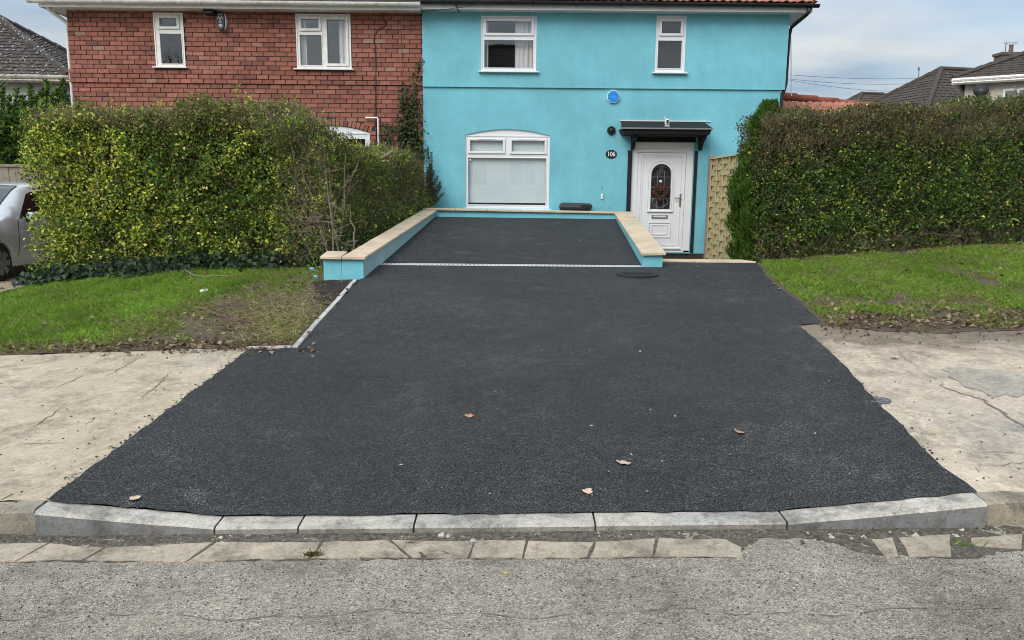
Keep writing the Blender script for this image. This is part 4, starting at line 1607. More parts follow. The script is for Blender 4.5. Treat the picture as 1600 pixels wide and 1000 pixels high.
for b_ in bricks:
    a, b, c, d, pr = b_
    y = 15.0 - pr + random.uniform(-.003, .003)
    if b_ in chosen:
        o = bpy.data.objects.new('brick', brick_me)
        o.location = ((a + b) / 2, y, (c + d) / 2)
        o.scale = (b - a, 1, d - c)
        o.rotation_euler = (0, random.uniform(-.004, .004), 0)
        link(o, rwall)
    else:
        ix, iz = .003, .004
        mass.add([(a, y + .05, c), (b, y + .05, c), (b, y + .05, d), (a, y + .05, d), (a, y + .0035, c), (b, y + .0035, c), (b, y + .0035, d), (a, y + .0035, d),
                  (a + ix, y, c + iz), (b - ix, y, c + iz), (b - ix, y, d - iz), (a + ix, y, d - iz)],
                 [(8, 9, 10, 11), (4, 5, 9, 8), (5, 6, 10, 9), (6, 7, 11, 10), (7, 4, 8, 11), (0, 1, 5, 4), (1, 2, 6, 5), (2, 3, 7, 6), (3, 0, 4, 7)])
o = mass.build('brickwork', MAT['brick_far'], rwall)
o['kind'] = 'stuff'
# arch of bricks on end over the ground floor window
na = 20
for i in range(na):
    t0, t1 = i / na, (i + 1) / na
    xa, xb = lerp(rR3[0] - .03, rR3[1] + .03, t0) + .005, lerp(rR3[0] - .03, rR3[1] + .03, t1) - .005
    f = lambda x: az(min(max(x, rR3[0]), rR3[1])) + .006
    sl_ = -(2 * ((xa + xb) / 2 - (rR3[0] + rR3[1]) / 2)) * (r3c - rR3[3]) / ((rR3[1] - rR3[0]) / 2) ** 2
    ux = -sl_ * .112
    MB().hexa([(xa, 14.997, f(xa)), (xb, 14.997, f(xb)), (xb, 15.06, f(xb)), (xa, 15.06, f(xa))],
              [(xa + ux, 14.997, f(xa) + .112), (xb + ux, 14.997, f(xb) + .112), (xb + ux, 15.06, f(xb) + .112), (xa + ux, 15.06, f(xa) + .112)]).build('arch_brick', MAT['brick'], rwall, bevel=.004)

g1, g2 = wr(249.5, 276.5, 28.5, 41.5), wr(251, 284.7, 53, 99.5)
window(rh, rR1, [(g1, True), (g2, False)], MAT['upvc_old'], 15.0)
g1, g2, g3 = wr(471, 498, 30, 44.5), wr(469, 503, 55, 102), wr(511.5, 541, 31, 99.5)
window(rh, rR2, [(g1, True), (g2, False), (g3, True)], MAT['upvc_old'], 15.0, curtains=((g2[0] - .01, g2[0] + .09), (g3[1] - .16, g3[1] + .02)))
g1, g2 = wr(470, 512, 218, 300), wr(546, 571, 217, 300)
g2 = (P(523, 217).x, g2[1], g2[2], g2[3])
window(rh, rR3, [(g1, False), (g2, False)], MAT['upvc'], 15.03, arch=r3c - rR3[3])

mb = MB()
RF0 = P(300, 12.8, EAVE_Y).z
RF = lambda x: P(300, 12.8, EAVE_Y).z
mb.box(XL - .30, XB, EAVE_Y + .021, 15.2, RF0 + .012, RF0 + .022)
mb.box(XL - .30, XL - .01, 15.201, 23, RF0 + .012, RF0 + .022)
mb.build('soffit', MAT['gutter_old'], rh)
mb = MB()
mb.box(XL - .30, XB, EAVE_Y, EAVE_Y + .02, RF0, RF0 + .17)
mb.box(XL - .32, XL - .301, EAVE_Y, 23, RF0, RF0 + .17)
mb.build('fascia', MAT['upvc_old'], rh)
rgz = P(300, 2.0, EAVE_Y - .065).z + .01
gutter('gutter', (XL - .47, EAVE_Y - .066, rgz), (XB + .01, EAVE_Y - .066, rgz - .005), .062, MAT['gutter_old'], rh, 8, MAT['upvc_old'])
mb = MB()
mb.tube([(XL - .20, 14.72, rgz - .07), (XL - .19, 14.8, RF0 - .03), (XL + .0, 15.02, RF0 - .22), (XL - .035, 15.05, RF0 - .35), (XL - .035, 15.05, .3)], .034, 8)
mb.build('downpipe', MAT['upvc_old'], rh, smooth=True)
mb = MB()
rz0 = rgz + .03
xl = XL - .36
tiled_plane(mb, (xl, ty0, rz0), (XB - .005, ty0, rz0), (XB - .005, ridge_y, rz0 + (ridge_y - ty0) * math.tan(pitch)), (xl + 4.4, ridge_y, rz0 + (ridge_y - ty0) * math.tan(pitch)), 16, .3, .02, .02, 4)
tiled_plane(mb, (xl, 23.7, rz0), (xl, ty0, rz0), (xl + 4.4, ridge_y, rz0 + (ridge_y - ty0) * math.tan(pitch)), (xl + 4.4, ridge_y, rz0 + (ridge_y - ty0) * math.tan(pitch)), 16, .3, .02, .02, 2)
tiled_plane(mb, (XB - .005, 23.7, rz0), (xl, 23.7, rz0), (xl + 4.4, ridge_y, rz0 + (ridge_y - ty0) * math.tan(pitch)), (XB - .005, ridge_y, rz0 + (ridge_y - ty0) * math.tan(pitch)), 16, .6, .02, .02, 2)
mb.build('roof', MAT['brown_tile'], rh)


# ================================================================== neighbouring houses in the distance
def hip_house(name, corner, yaw, wlen, dlen, zg, ze, pitch_, over, label, wall_m, roof_m, rows=18, group=None, gut=None):
    """corner: the front corner of the walls nearest the camera's axis; local x runs along the front, y back"""
    e = empty(name, (corner[0], corner[1], zg), label, 'house', group)
    M_ = Matrix.Translation((corner[0], corner[1], 0)) @ Matrix.Rotation(yaw, 4, 'Z')
    T = lambda x, y, z: M_ @ Vector((x, y, z))
    sx = 1 if wlen > 0 else -1
    w = abs(wlen)
    X = lambda x: sx * x
    mb = MB()
    for (a, b) in (((0, 0), (w, 0)), ((w, 0), (w, dlen)), ((w, dlen), (0, dlen)), ((0, dlen), (0, 0))):
        mb.poly([T(X(a[0]), a[1], zg - .5), T(X(b[0]), b[1], zg - .5), T(X(b[0]), b[1], ze), T(X(a[0]), a[1], ze)])
    mb.build('wall', wall_m, e)
    o_ = over
    h = dlen / 2 + o_
    rz = ze + h * math.tan(pitch_)
    A, B, C, D = (-o_, -o_), (w + o_, -o_), (w + o_, dlen + o_), (-o_, dlen + o_)
    R0, R1 = (dlen / 2, dlen / 2), (w - dlen / 2, dlen / 2)
    if R0[0] > R1[0]:
        R0 = R1 = (w / 2, dlen / 2)
    q = lambda p, z: T(X(p[0]), p[1], z)
    mb = MB()
    tiled_plane(mb, q(A, ze), q(B, ze), q(R1, rz), q(R0, rz), rows, .33, .03, .035, 4)
    tiled_plane(mb, q(D, ze), q(A, ze), q(R0, rz), q(R0, rz), rows, .33, .03, .035, 4)
    tiled_plane(mb, q(B, ze), q(C, ze), q(R1, rz), q(R1, rz), rows, .33, .03, .035, 3)
    tiled_plane(mb, q(C, ze), q(D, ze), q(R0, rz), q(R1, rz), rows, .33, .03, .035, 2)
    rf = mb.build('roof', roof_m, e)
    mb = MB()
    for p, r in ((A, R0), (B, R1), (C, R1), (D, R0)):
        a, b = q(p, ze + .04), q(r, rz + .05)
        for i in range(14):
            mb.tube([a.lerp(b, i / 14), a.lerp(b, (i + 1.03) / 14) + Vector((0, 0, .02))], [.11, .12], 6)
    a, b = q(R0, rz + .05), q(R1, rz + .05)
    if (b - a).length > .5:
        for i in range(16):
            mb.tube([a.lerp(b, i / 16), a.lerp(b, (i + 1.03) / 16)], [.12, .13], 6)
    mb.build('ridge_tiles', roof_m, rf)
    mb = MB()
    for p, r in ((A, B), (D, A)):
        a, b = q(p, ze - .04), q(r, ze - .04)
        mb.tube([a, b], .07, 8)
        mb.tube([a - Vector((0, 0, .12)), b - Vector((0, 0, .12))], .06, 4)
    mb.build('gutter', gut or MAT['gutter_old'], e)
    return e, T, X


# far left: mossy roof
c = Vector((-14.35, 25.3, 0))
nl, T, X = hip_house('neighbour_house', (c.x, c.y), R(4), -9, 7.5, 0, 4.95, R(30), .42, 'pale neighbouring house with a white-spotted dark roof left of the brick house', MAT['white_wall'], MAT['mossy_tile'], 18, gut=MAT['stone_bits'])

# cream house on the right
cl = P(1509, 125, 30.2)
yaw = R(-34)
ch, T, X = hip_house('neighbour_house', (cl.x, cl.y), yaw, 9, 7, .9, cl.z + .02, R(25), .38, 'cream rendered house with a brown roof and satellite dish above the right hedge', MAT['cream'], MAT['brown_tile'], 16)


def far_window(T, x0, x1, z0, z1, parent, split=1):
    mb = MB()
    w = .07
    pts = lambda a, b, c_, d, y0, y1: ([T(a, y0, c_), T(b, y0, c_), T(b, y1, c_), T(a, y1, c_)], [T(a, y0, d), T(b, y0, d), T(b, y1, d), T(a, y1, d)])
    for a, b, c_, d in ((x0, x0 + w, z0, z1), (x1 - w, x1, z0, z1), (x0 + w, x1 - w, z0, z0 + w), (x0 + w, x1 - w, z1 - w, z1)):
        mb.hexa(*pts(a, b, c_, d, -.05, -.002))
    for i in range(1, split + 1):
        m_ = lerp(x0, x1, i / (split + 1))
        mb.hexa(*pts(m_ - w / 2, m_ + w / 2, z0 + w, z1 - w, -.05, -.002))
    win = mb.build('window', MAT['upvc'], parent)
    MB().hexa(*pts(x0 + w, x1 - w, z0 + w, z1 - w, -.018, -.004)).build('pane', MAT['glass'], win)
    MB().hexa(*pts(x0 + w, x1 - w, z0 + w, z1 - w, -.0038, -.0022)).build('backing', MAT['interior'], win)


ze = cl.z + .14
far_window(T, 1.25, 2.2, ze - 1.55, ze - .55, ch)
far_window(T, 3.2, 4.4, ze - 1.55, ze - .5, ch)
# chimney behind the hip, with pots and aerial
cb = P(1573, 96, 33.5)
chim = MB().box(cb.x - .38, cb.x + .38, cb.y - .3, cb.y + .3, cb.z - 2.0, cb.z + .22)
chim.box(cb.x - .43, cb.x + .43, cb.y - .35, cb.y + .35, cb.z + .221, cb.z + .33)
chm = chim.build('chimney', MAT['old_stack'], ch)
MB().lathe((cb.x + .12, cb.y, cb.z + .33), (0, 0, 1), [(.09, 0), (.08, .3), (.1, .33)], 10).build('chimney_pot', MAT['old_stack'], chm)
# aerials
def aerial(base, h, arm, label, yawdir=(1, .1, .05)):
    e = empty('tv_aerial', base, label, 'aerial')
    b = Vector(base)
    MB().tube([b, b + Vector((0, 0, h))], .018, 5).build('mast', MAT['greyplastic'], e)
    mb = MB()
    d = Vector(yawdir).normalized()
    t = b + Vector((0, 0, h - .02))
    mb.tube([t - d * arm * .2, t + d * arm], .012, 5)
    for k in range(7):
        q = t + d * arm * (k / 6 * 1.1 - .12)
        mb.tube([q - Vector((0, .03, .09)), q + Vector((0, .03, .09))], .006, 4)
    mb.build('antenna', MAT['greyplastic'], e)


aerial(P(1569, 96, 33.4), .75, .5, 'thin tv aerial standing by the brick chimney of the cream house')
aerial(P(1434, 132, 38.6), .75, .12, 'short tv aerial mast on the big brown roof', (0, 1, 0))
# dish
dc = T(.55, -.32, ze - .62)
dd = empty('satellite_dish', dc, 'dark grey satellite dish on the corner of the cream house', 'satellite dish')
ax = Vector((-.45, -.85, .28)).normalized()
prof = [(.27 * math.sin(t), .30 - .27 * math.cos(t) * .4) for t in np.linspace(.05, 1.35, 8)]
MB().lathe(dc - ax * .15, ax, prof, 20).build('reflector', MAT['dish'], dd, smooth=True)
MB().tube([dc - ax * .0 + Vector((0, 0, -.25)), dc + ax * .3 + Vector((0, 0, -.2))], .015, 5).build('feed_arm', MAT['dish'], dd)
MB().tube([dc + Vector((0, .0, 0)), T(.55, -.02, ze - .75)], .03, 6).build('wall_bracket', MAT['dish'], dd)

# brown hipped roofs
a = P(1441, 165, 34.0)
b1, T1, X1 = hip_house('neighbour_house', (a.x + .25, a.y + .3), R(12), 11, 8.2, 1.0, 4.35, R(35), .42, 'house with a big brown hipped roof behind the right hedge', MAT['cream'], MAT['brown_tile'], 20)
a = P(1318, 168, 53.0)
b2, T2, X2 = hip_house('neighbour_house', (a.x + .25, a.y + .3), R(12), 9.9, 8.2, 1.0, 5.45, R(35), .42, 'house with a small distant brown roof seen beyond the big brown roof', MAT['cream'], MAT['brown_tile'], 16)

# overhead cables
for (p0, y0_, p1, y1_, sag, lb) in (((1229, 108), 36, (1436, 122), 44, .25, 'uppermost'), ((1229, 111), 36, (1436, 130), 44, .35, 'middle'), ((1229, 114), 36, (1405, 143), 44, .3, 'lowest')):
    A_, B_ = P(*p0, y0_), P(*p1, y1_)
    A_ = A_ - (B_ - A_) * .6
    sag *= 1.0
    pts = [A_.lerp(B_, t / 16) - Vector((0, 0, sag * 4 * (t / 16) * (1 - t / 16))) for t in range(17)]
    o = MB().tube(pts, .009, 4).build('overhead_cable', MAT['greyplastic'])
    tag(o, lb + ' of the three thin overhead cables crossing the sky right of the turquoise house', 'cable', 'overhead cables')

# ================================================================== small things on the house fronts
def text(body, size, loc, mat, parent, name='lettering', ext=.001, bold=0.0, wide=1.0):
    cu_ = bpy.data.curves.new(name, 'FONT')
    cu_.body = body
    cu_.size = size
    cu_.extrude = ext
    cu_.offset = bold
    cu_.align_x, cu_.align_y = 'CENTER', 'CENTER'
    cu_.materials.append(mat)
    o = bpy.data.objects.new(name, cu_)
    o.location = loc
    COL.objects.link(o)
    bpy.context.view_layer.update()
    me = bpy.data.meshes.new_from_object(o.evaluated_get(bpy.context.evaluated_depsgraph_get()))
    bpy.data.objects.remove(o)
    me.transform(Matrix.Translation(loc) @ Matrix.Rotation(R(90), 4, 'X') @ Matrix.Diagonal((wide, 1, 1, 1)))
    o = bpy.data.objects.new(name, me)
    return link(o, parent)


# house number
p = P(955, 241, 15)
e = empty('house_number', (p.x, 14.99, p.z), 'black oval number plate reading 106 beside the front door', 'number sign')
mb = MB()
n = 28
oval = lambda rx, rz, y: [(p.x + rx * math.cos(2 * math.pi * k / n), y, p.z + rz * math.sin(2 * math.pi * k / n)) for k in range(n)]
mb.hexa(oval(.108, .083, 14.998), oval(.104, .079, 14.985))
mb.build('plate', MAT['black'], e)
mb = MB()
o1, o2 = oval(.098, .073, 14.9835), oval(.092, .067, 14.9835)
text('106', .118, (p.x, 14.983, p.z), MAT['white'], e, bold=.002, wide=.88)
# blue octagonal alarm sign
p = P(958, 151.5, 15)
e = empty('alarm_sign', (p.x, 14.99, p.z), 'bright blue octagonal alarm sign under the string line of the turquoise wall', 'sign')
octo = lambda r, y: [(p.x + r * math.cos(math.pi / 8 + math.pi / 4 * k), y, p.z + r * math.sin(math.pi / 8 + math.pi / 4 * k)) for k in range(8)]
MB().hexa(octo(.125, 14.998), octo(.123, 14.955)).build('rim', MAT['white'], e, bevel=.004)
MB().hexa(octo(.112, 14.954), octo(.110, 14.950)).build('face', MAT['plaque_blue'], e)
text('ring', .082, (p.x, 14.9485, p.z), simple('pale_blue_print', (.12, .42, .85), .4, .02), e)
# round black lamp / vent
p = P(955, 204, 15)
e = empty('wall_vent', (p.x, 14.99, p.z), 'round black hooded vent on the turquoise wall above the number plate', 'vent')
MB().lathe((p.x, 14.998, p.z), (0, -1, 0), [(.080, 0), (.080, .03), (.066, .05), (.055, .05), (.05, .03)], 24).build('vent_rim', MAT['black'], e)
MB().lathe((p.x, 14.985, p.z), (0, -1, 0), [(.040, 0), (.036, .05), (.015, .06)], 16).build('vent_cap', MAT['black'], e)
# camera with floodlights on the canopy
p = P(1042.5, 191, 14.62)
e = empty('security_camera', (p.x, 14.62, p.z - .08), 'small white security camera with a dark lens on the door canopy', 'camera')
MB().box(p.x - .05, p.x + .05, 14.60, 14.68, p.z - .075, p.z - .062).lathe((p.x, 14.64, p.z - .062), (0, 0, 1), [(.02, 0), (.02, .03)], 8).build('foot', MAT['white'], e)
MB().box(p.x - .038, p.x + .038, 14.595, 14.68, p.z - .045, p.z + .062).build('camera_body', MAT['white'], e, bevel=.012)
MB().box(p.x - .02, p.x + .020, 14.588, 14.5945, p.z - .025, p.z + .038).build('lens', MAT['black'], e)
MB().tube([(p.x - .02, 14.63, p.z + .05), (p.x - .07, 14.62, p.z + .10)], .012, 6).build('antenna', MAT['white'], e)
# doorbell sensor
p = P(940.5, 307, 15)
e = empty('doorbell', (p.x, 14.99, p.z), 'small white box on the turquoise wall beside the front door', 'doorbell')
MB().box(p.x - .021, p.x + .021, 14.972, 14.998, p.z - .052, p.z + .048).build('cover', MAT['white'], e, bevel=.006)
MB().box(p.x - .012, p.x + .012, 14.968, 14.9715, p.z + .01, p.z + .03).build('button', MAT['galv'], e)
p = P(940.5, 293, 15)
o = MB().hexa([(p.x - .02, 14.998, p.z - .02), (p.x + .008, 14.998, p.z - .03), (p.x + .02, 14.998, p.z + .028), (p.x - .004, 14.998, p.z + .018)],
              [(p.x - .02, 14.993, p.z - .02), (p.x + .008, 14.993, p.z - .03), (p.x + .02, 14.993, p.z + .028), (p.x - .004, 14.993, p.z + .018)]).build('wall_scuff_plate', MAT['patch'])
tag(o, 'tiny grey scuffed patch on the turquoise wall above the doorbell', 'patch')
# alarm box on the brick house
p = P(346, 33, 14.93)
e = empty('alarm_box', (p.x, 14.93, p.z), 'dark oval alarm box with white lettering on the brick wall', 'alarm box')
mb = MB()
ov_ = lambda rx, rz, y, dx=0: [(p.x + dx + rx * math.copysign(abs(math.cos(t)) ** .75, math.cos(t)), y, p.z + rz * math.copysign(abs(math.sin(t)) ** .8, math.sin(t))) for t in np.linspace(0, 2 * math.pi, 29)[:-1]]
MB().hexa(ov_(.088, .158, 14.998), ov_(.088, .158, 14.925)).build('back_case', MAT['upvc_old'], e)
MB().hexa(ov_(.080, .172, 14.9245, -.010), ov_(.072, .160, 14.895, -.010)).build('cover', MAT['bin'], e)
for tx, ty in (('A', -.035), ('A', .019)):
    text(tx, .068, (p.x + ty, 14.8935, p.z + .055), MAT['white'], e)
text('S', .085, (p.x - .008, 14.8935, p.z - .012), MAT['white'], e)
mb = MB()
for k in range(3):
    mb.box(p.x - .042, p.x + .022, 14.8925, 14.8945, p.z - .068 - k * .022, p.z - .060 - k * .022)
mb.box(p.x - .045, p.x + .03, 14.8925, 14.8945, p.z + .105, p.z + .111)
mb.build('printed_lines', MAT['white'], e)
p = P(328, 20.5, 14.9)
o = MB().box(p.x - .09, p.x + .09, 14.80, 14.997, p.z - .03, p.z + .05).build('floodlight', MAT['black'], bevel=.01)
tag(o, 'small dark floodlight under the eaves beside the alarm box', 'light')

# cable and overflow pipe on the bricks
pts = [P(599, 14, 14.985), P(599.5, 30, 14.985), P(603, 37, 14.985), P(601, 41, 14.985), P(590, 46, 14.985), P(585, 55, 14.985), P(584, 64, 14.985), P(586.5, 72, 14.985), P(587, 100, 14.985), P(587, 133, 14.96), P(587, 160, 14.985), P(588, 250, 14.985)]
o = MB().tube(pts, .009, 5).build('wall_cable', MAT['black'])
tag(o, 'black cable running crookedly down the brick wall', 'cable')
pts = [P(625, 18, 14.988), P(627, 60, 14.988), P(628.5, 100, 14.988), P(630, 133, 14.96), P(631, 180, 14.988)]
o = MB().tube(pts, .004, 4).build('wall_cable', MAT['twig'])
tag(o, 'faint thin brown cable on the brick wall nearest the party line', 'cable')
pts = [P(571.5, 184, 14.98), P(571.5, 184, 14.93), P(589.5, 184, 14.93), P(590.5, 186, 14.93), P(592, 262, 14.93)]
o = MB().tube(pts, .016, 8).build('overflow_pipe', MAT['white'])
tag(o, 'thin white overflow pipe bent down the brick wall', 'pipe')
pts = [P(712, 8, 14.69), P(715, 15, 14.66), P(718, 20, 14.8)]
o = MB().tube(pts, .012, 5).build('wall_cable', MAT['black'])
tag(o, 'short black cable hooked under the turquoise house gutter', 'cable')
pts = [P(658, 18, 14.95), P(690, 15.5, 14.68), P(725, 11, 14.6), P(753, 4, 14.55)]
o = MB().tube(pts, .005, 4).build('wall_cable', MAT['black'])
tag(o, 'thin cable slung from the party wall up to the gutter', 'cable')
o = MB().tube([P(1235.5, 25, 15.6), P(1236.5, 150, 15.6)], .009, 5).build('aerial_wire', MAT['upvc_old'])
tag(o, 'thin pale wire hanging down beside the black downpipe', 'cable')

# heart-shaped wreath on the door
p = P(1031.5, 301, 14.99)
e = empty('heart_wreath', (p.x, 14.99, p.z), 'rust-brown heart-shaped wreath hanging on the front door glass', 'wreath')
mb = MB()
hp = []
for t in np.linspace(0, 2 * math.pi, 44)[:-1]:
    hp.append((p.x + .0078 * 16 * math.sin(t) ** 3, p.z + .0078 * (13 * math.cos(t) - 5 * math.cos(2 * t) - 2 * math.cos(3 * t) - math.cos(4 * t))))
for (hx_, hz2) in hp:
    for _ in range(7):
        q = Vector((hx_ + random.gauss(0, .016), 14.985 + random.gauss(0, .010), hz2 + random.gauss(0, .016)))
        d = Vector((random.gauss(0, 1), random.gauss(0, 1), random.gauss(0, 1))).normalized()
        r = random.uniform(.010, .017)
        mb.lathe(q - d * r, d, [(r * .4, 0), (r, r * .8), (r * .3, r * 1.9)], 5)
mb.build('berries', MAT['wreath'], e)
MB().tube([(p.x, 14.985, p.z + .05), (p.x - .002, 14.985, p.z + .12), (p.x, 14.985, p.z + .20)], .014, 6).build('ribbon', MAT['wreath'], e)
MB().lathe((p.x, 15.0, p.z + .215), (0, -1, 0), [(.028, 0), (.028, .015), (.02, .03)], 14).build('hook', MAT['white'], e)

# wheelie bin behind the rear wall
bx, by, bz = 1.185, 14.78, .33
e = empty('wheelie_bin', (bx, by, bz), 'dark green wheelie bin with its lid showing above the rear wall', 'bin')
MB().hexa([(bx - .25, by - .06, bz + .06), (bx + .25, by - .06, bz + .06), (bx + .25, by + .13, bz + .06), (bx - .25, by + .13, bz + .06)],
          [(bx - .30, by - .13, bz + .93), (bx + .30, by - .13, bz + .93), (bx + .30, by + .17, bz + .93), (bx - .30, by + .17, bz + .93)]).build('bin_body', MAT['bin'], e, bevel=.02)
MB().hexa([(bx - .325, by - .15, bz + .935), (bx + .325, by - .15, bz + .935), (bx + .325, by + .18, bz + .935), (bx - .325, by + .18, bz + .935)],
          [(bx - .27, by - .11, bz + 1.045), (bx + .30, by - .11, bz + 1.035), (bx + .30, by + .14, bz + 1.03), (bx - .27, by + .14, bz + 1.045)]).build('bin_lid', MAT['bin'], e, bevel=.022, segs=2)
MB().tube([(bx + .10, by - .135, bz + 1.0), (bx + .10, by - .165, bz + 1.0), (bx + .29, by - .165, bz + 1.0), (bx + .29, by - .135, bz + 1.0)], .012, 6).build('lid_handle', MAT['bin'], e)
for s in (-1, 1):
    MB().lathe((bx + s * .2, by + .15, bz + .1), (s, 0, 0), [(.1, 0), (.1, .045)], 16).build('wheel', MAT['rubber'], e)

# fence running forward from the house right of the door
fe = empty('lap_fence', (3.76, 13.9, .35), 'new green-tinted woven timber fence panel right of the front door', 'fence')
ft = 2.24
for (yy, zt, w_) in ((14.82, 2.28, .05), (13.0, 2.19, .045)):
    MB().box(3.745 - w_, 3.745 + w_, yy - w_, yy + w_, .1, zt).build('fence_post', MAT['timber_grey'], fe, bevel=.006)


def fpanel(y0, y1, zb, zt):
    ns = 19
    mb = None
    for k in range(ns):
        z0_, z1_ = lerp(zb, zt, k / ns), lerp(zb, zt, (k + 1) / ns) + .012
        pts = []
        m = 7
        vs = []
        ph = 0 if k % 2 else math.pi
        for i in range(m * 3 + 1):
            t = i / (m * 3)
            y = lerp(y0, y1, t)
            off = .010 * math.cos(t * math.pi * 4 + ph)
            sag = random.uniform(-.003, .003)
            vs += [(3.742 + off - .010, y, z0_ + sag), (3.752 + off - .006, y, z1_ + sag), (3.760 + off - .006, y, z1_ + sag), (3.752 + off - .010, y, z0_ + sag)]
        fs = []
        for i in range(m * 3):
            for j in range(4):
                fs.append((4 * i + j, 4 * i + 4 + j, 4 * i + 4 + (j + 1) % 4, 4 * i + (j + 1) % 4))
        MB().add(vs, fs).build('slat', MAT['timber'], fe)
    for t in (.02, .26, .5, .74, .98):
        y = lerp(y0, y1, t)
        MB().box(3.712, 3.727, y - .02, y + .02, zb, zt + .02).build('batten', MAT['timber'], fe)
    MB().hexa([(3.70, y0, zt + .02), (3.79, y0, zt + .02), (3.79, y1, zt + .015), (3.70, y1, zt + .015)],
              [(3.71, y0, zt + .045), (3.78, y0, zt + .045), (3.78, y1, zt + .04), (3.71, y1, zt + .04)]).build('capping', MAT['timber'], fe)


fpanel(13.05, 14.77, .35, 2.19)
fpanel(12.30, 12.95, .35, 2.10)

# wooden fence behind the car
pA, pB = P(0, 258, 16.0), P(26, 259, 16.0)
fb = empty('board_fence', (pA.x, 16.0, .1), 'weathered vertical board fence behind the silver car', 'fence')
x = -13.2
while x < -8.5:
    zt = pA.z - .04 + random.uniform(-.012, .012)
    MB().box(x, x + .138, 16.0 + random.uniform(0, .012), 16.03, .05, zt).build('board', MAT['timber_grey'], fb)
    x += .143
MB().box(-13.2, -8.45, 15.97, 16.06, pA.z - .03, pA.z + .02).build('top_rail', MAT['timber_grey'], fb)

# ================================================================== planting
YG = [(.58, .62, .08), (.47, .55, .065), (.68, .66, .18)]
MG = [(.18, .29, .04), (.14, .24, .035), (.24, .35, .05)]
DG = [(.052, .115, .028), (.042, .09, .028), (.075, .142, .033)]
OL = [(.21, .19, .065), (.17, .155, .058), (.26, .225, .10)]
OLR = [(.115, .105, .045), (.09, .085, .036), (.15, .125, .065)]
TW = [(.17, .125, .085), (.125, .09, .062), (.24, .185, .13)]
RT = [(.19, .105, .09), (.23, .14, .12)]


def hedge_leaves(patches, density, colour, parent, size=(.030, .055), depth=.11, bump_=.07, name='foliage', aspect=.55, up=.5, hollow=None, clump=11, spread=.042):
    """leaves grow in sprays: each spray has its own place, depth and age"""
    c0, nr = sample_patches(patches, density / clump)
    d = rng.exponential(depth, len(c0)) - .03
    big = wob(c0, 2.6, 0) * bump_ + wob(c0, 7.0, 1) * bump_ * .5
    cc = c0 + nr * (big - np.minimum(d, .5))[:, None]
    if hollow is not None:
        k = rng.random(len(cc)) > hollow(cc)
        cc, nr, d = cc[k], nr[k], d[k]
    ccol = colour(cc, d)
    cdir = norm(rng.normal(size=cc.shape) * .7 + nr + np.array([0, 0, up]))
    rp_ = lambda q: np.repeat(q, clump, axis=0)
    pos = rp_(cc) + rng.normal(size=(len(cc) * clump, 3)) * spread + rp_(cdir) * rng.uniform(-.03, .06, (len(cc) * clump, 1))
    nr, cd = rp_(nr), rp_(cdir)
    col = rp_(ccol)
    own = rng.random(len(pos)) < .38
    col[own] = colour(pos[own], None)
    col *= rng.uniform(.78, 1.22, (len(pos), 1))
    keep = pos[:, 2] > Zf(pos[:, 0], pos[:, 1]) + .03
    pos, nr, cd, col = pos[keep], nr[keep], cd[keep], col[keep]
    axis = norm(rng.normal(size=pos.shape) + cd * .9)
    nn = norm(nr * .8 + rng.normal(size=pos.shape) * .7 + np.array([0, 0, .65]))
    L = rng.uniform(size[0], size[1], len(pos)) * np.exp(rng.normal(0, .24, len(pos)))
    return leaves(name, pos, axis, nn, L, L * aspect * rng.uniform(.8, 1.2, len(pos)), col, MAT['leaf'], parent)


def choose(pos, weights):
    """weights: list of (palette, weight array) -> per-leaf colours"""
    w = np.stack([np.clip(a, 0, None) for _, a in weights], 1)
    w = w / w.sum(1, keepdims=True)
    u = rng.random(len(pos))[:, None]
    i = (u > np.cumsum(w, 1)).sum(1)
    col = np.zeros((len(pos), 3))
    for k, (pal, _) in enumerate(weights):
        m_ = i == k
        col[m_] = pick(pal, int(m_.sum()))
    return col


def twigs_on(patches, density, parent, L=(.10, .28), up=1.2, pal=TW, name='twigs', w=.0022, depth=.08):
    pos, nr = sample_patches(patches, density)
    pos = pos - nr * rng.exponential(depth, len(pos))[:, None]
    keep = pos[:, 2] > Zf(pos[:, 0], pos[:, 1])
    pos, nr = pos[keep], nr[keep]
    d = norm(rng.normal(size=pos.shape) * .8 + nr * .5 + np.array([0, 0, up]))
    ln = rng.uniform(L[0], L[1], len(pos))[:, None]
    return strips(name, pos, pos + d * ln, np.full(len(pos), w) * rng.uniform(.7, 1.6, len(pos)), pick(pal, len(pos)), MAT['litter'], parent)


def inner_stems(bounds, n, parent, z1, name='stems'):
    x0, x1, y0, y1 = bounds
    mb = MB()
    for i in range(n):
        x, y = random.uniform(x0, x1), random.uniform(y0, y1)
        z = float(Zf(x, y)) - .05
        top = z1(x, y) - random.uniform(.2, .5)
        pts = [(x, y, z)]
        for k in range(1, 5):
            pts.append((x + random.uniform(-.1, .1) * k, y + random.uniform(-.06, .06) * k, lerp(z, top, k / 4)))
        mb.tube(pts, [.022, .018, .014, .010, .006], 5)
        for b_ in range(3):
            k = random.randint(1, 3)
            q = Vector(pts[k])
            dd_ = Vector((random.uniform(-.7, .7), random.uniform(-.3, .3), random.uniform(.5, 1.2))).normalized()
            mb.tube([q, q + dd_ * .18, q + dd_ * .34 + Vector((0, 0, .1))], [.010, .007, .004], 4)
    return mb.build(name, MAT['stem'], parent)


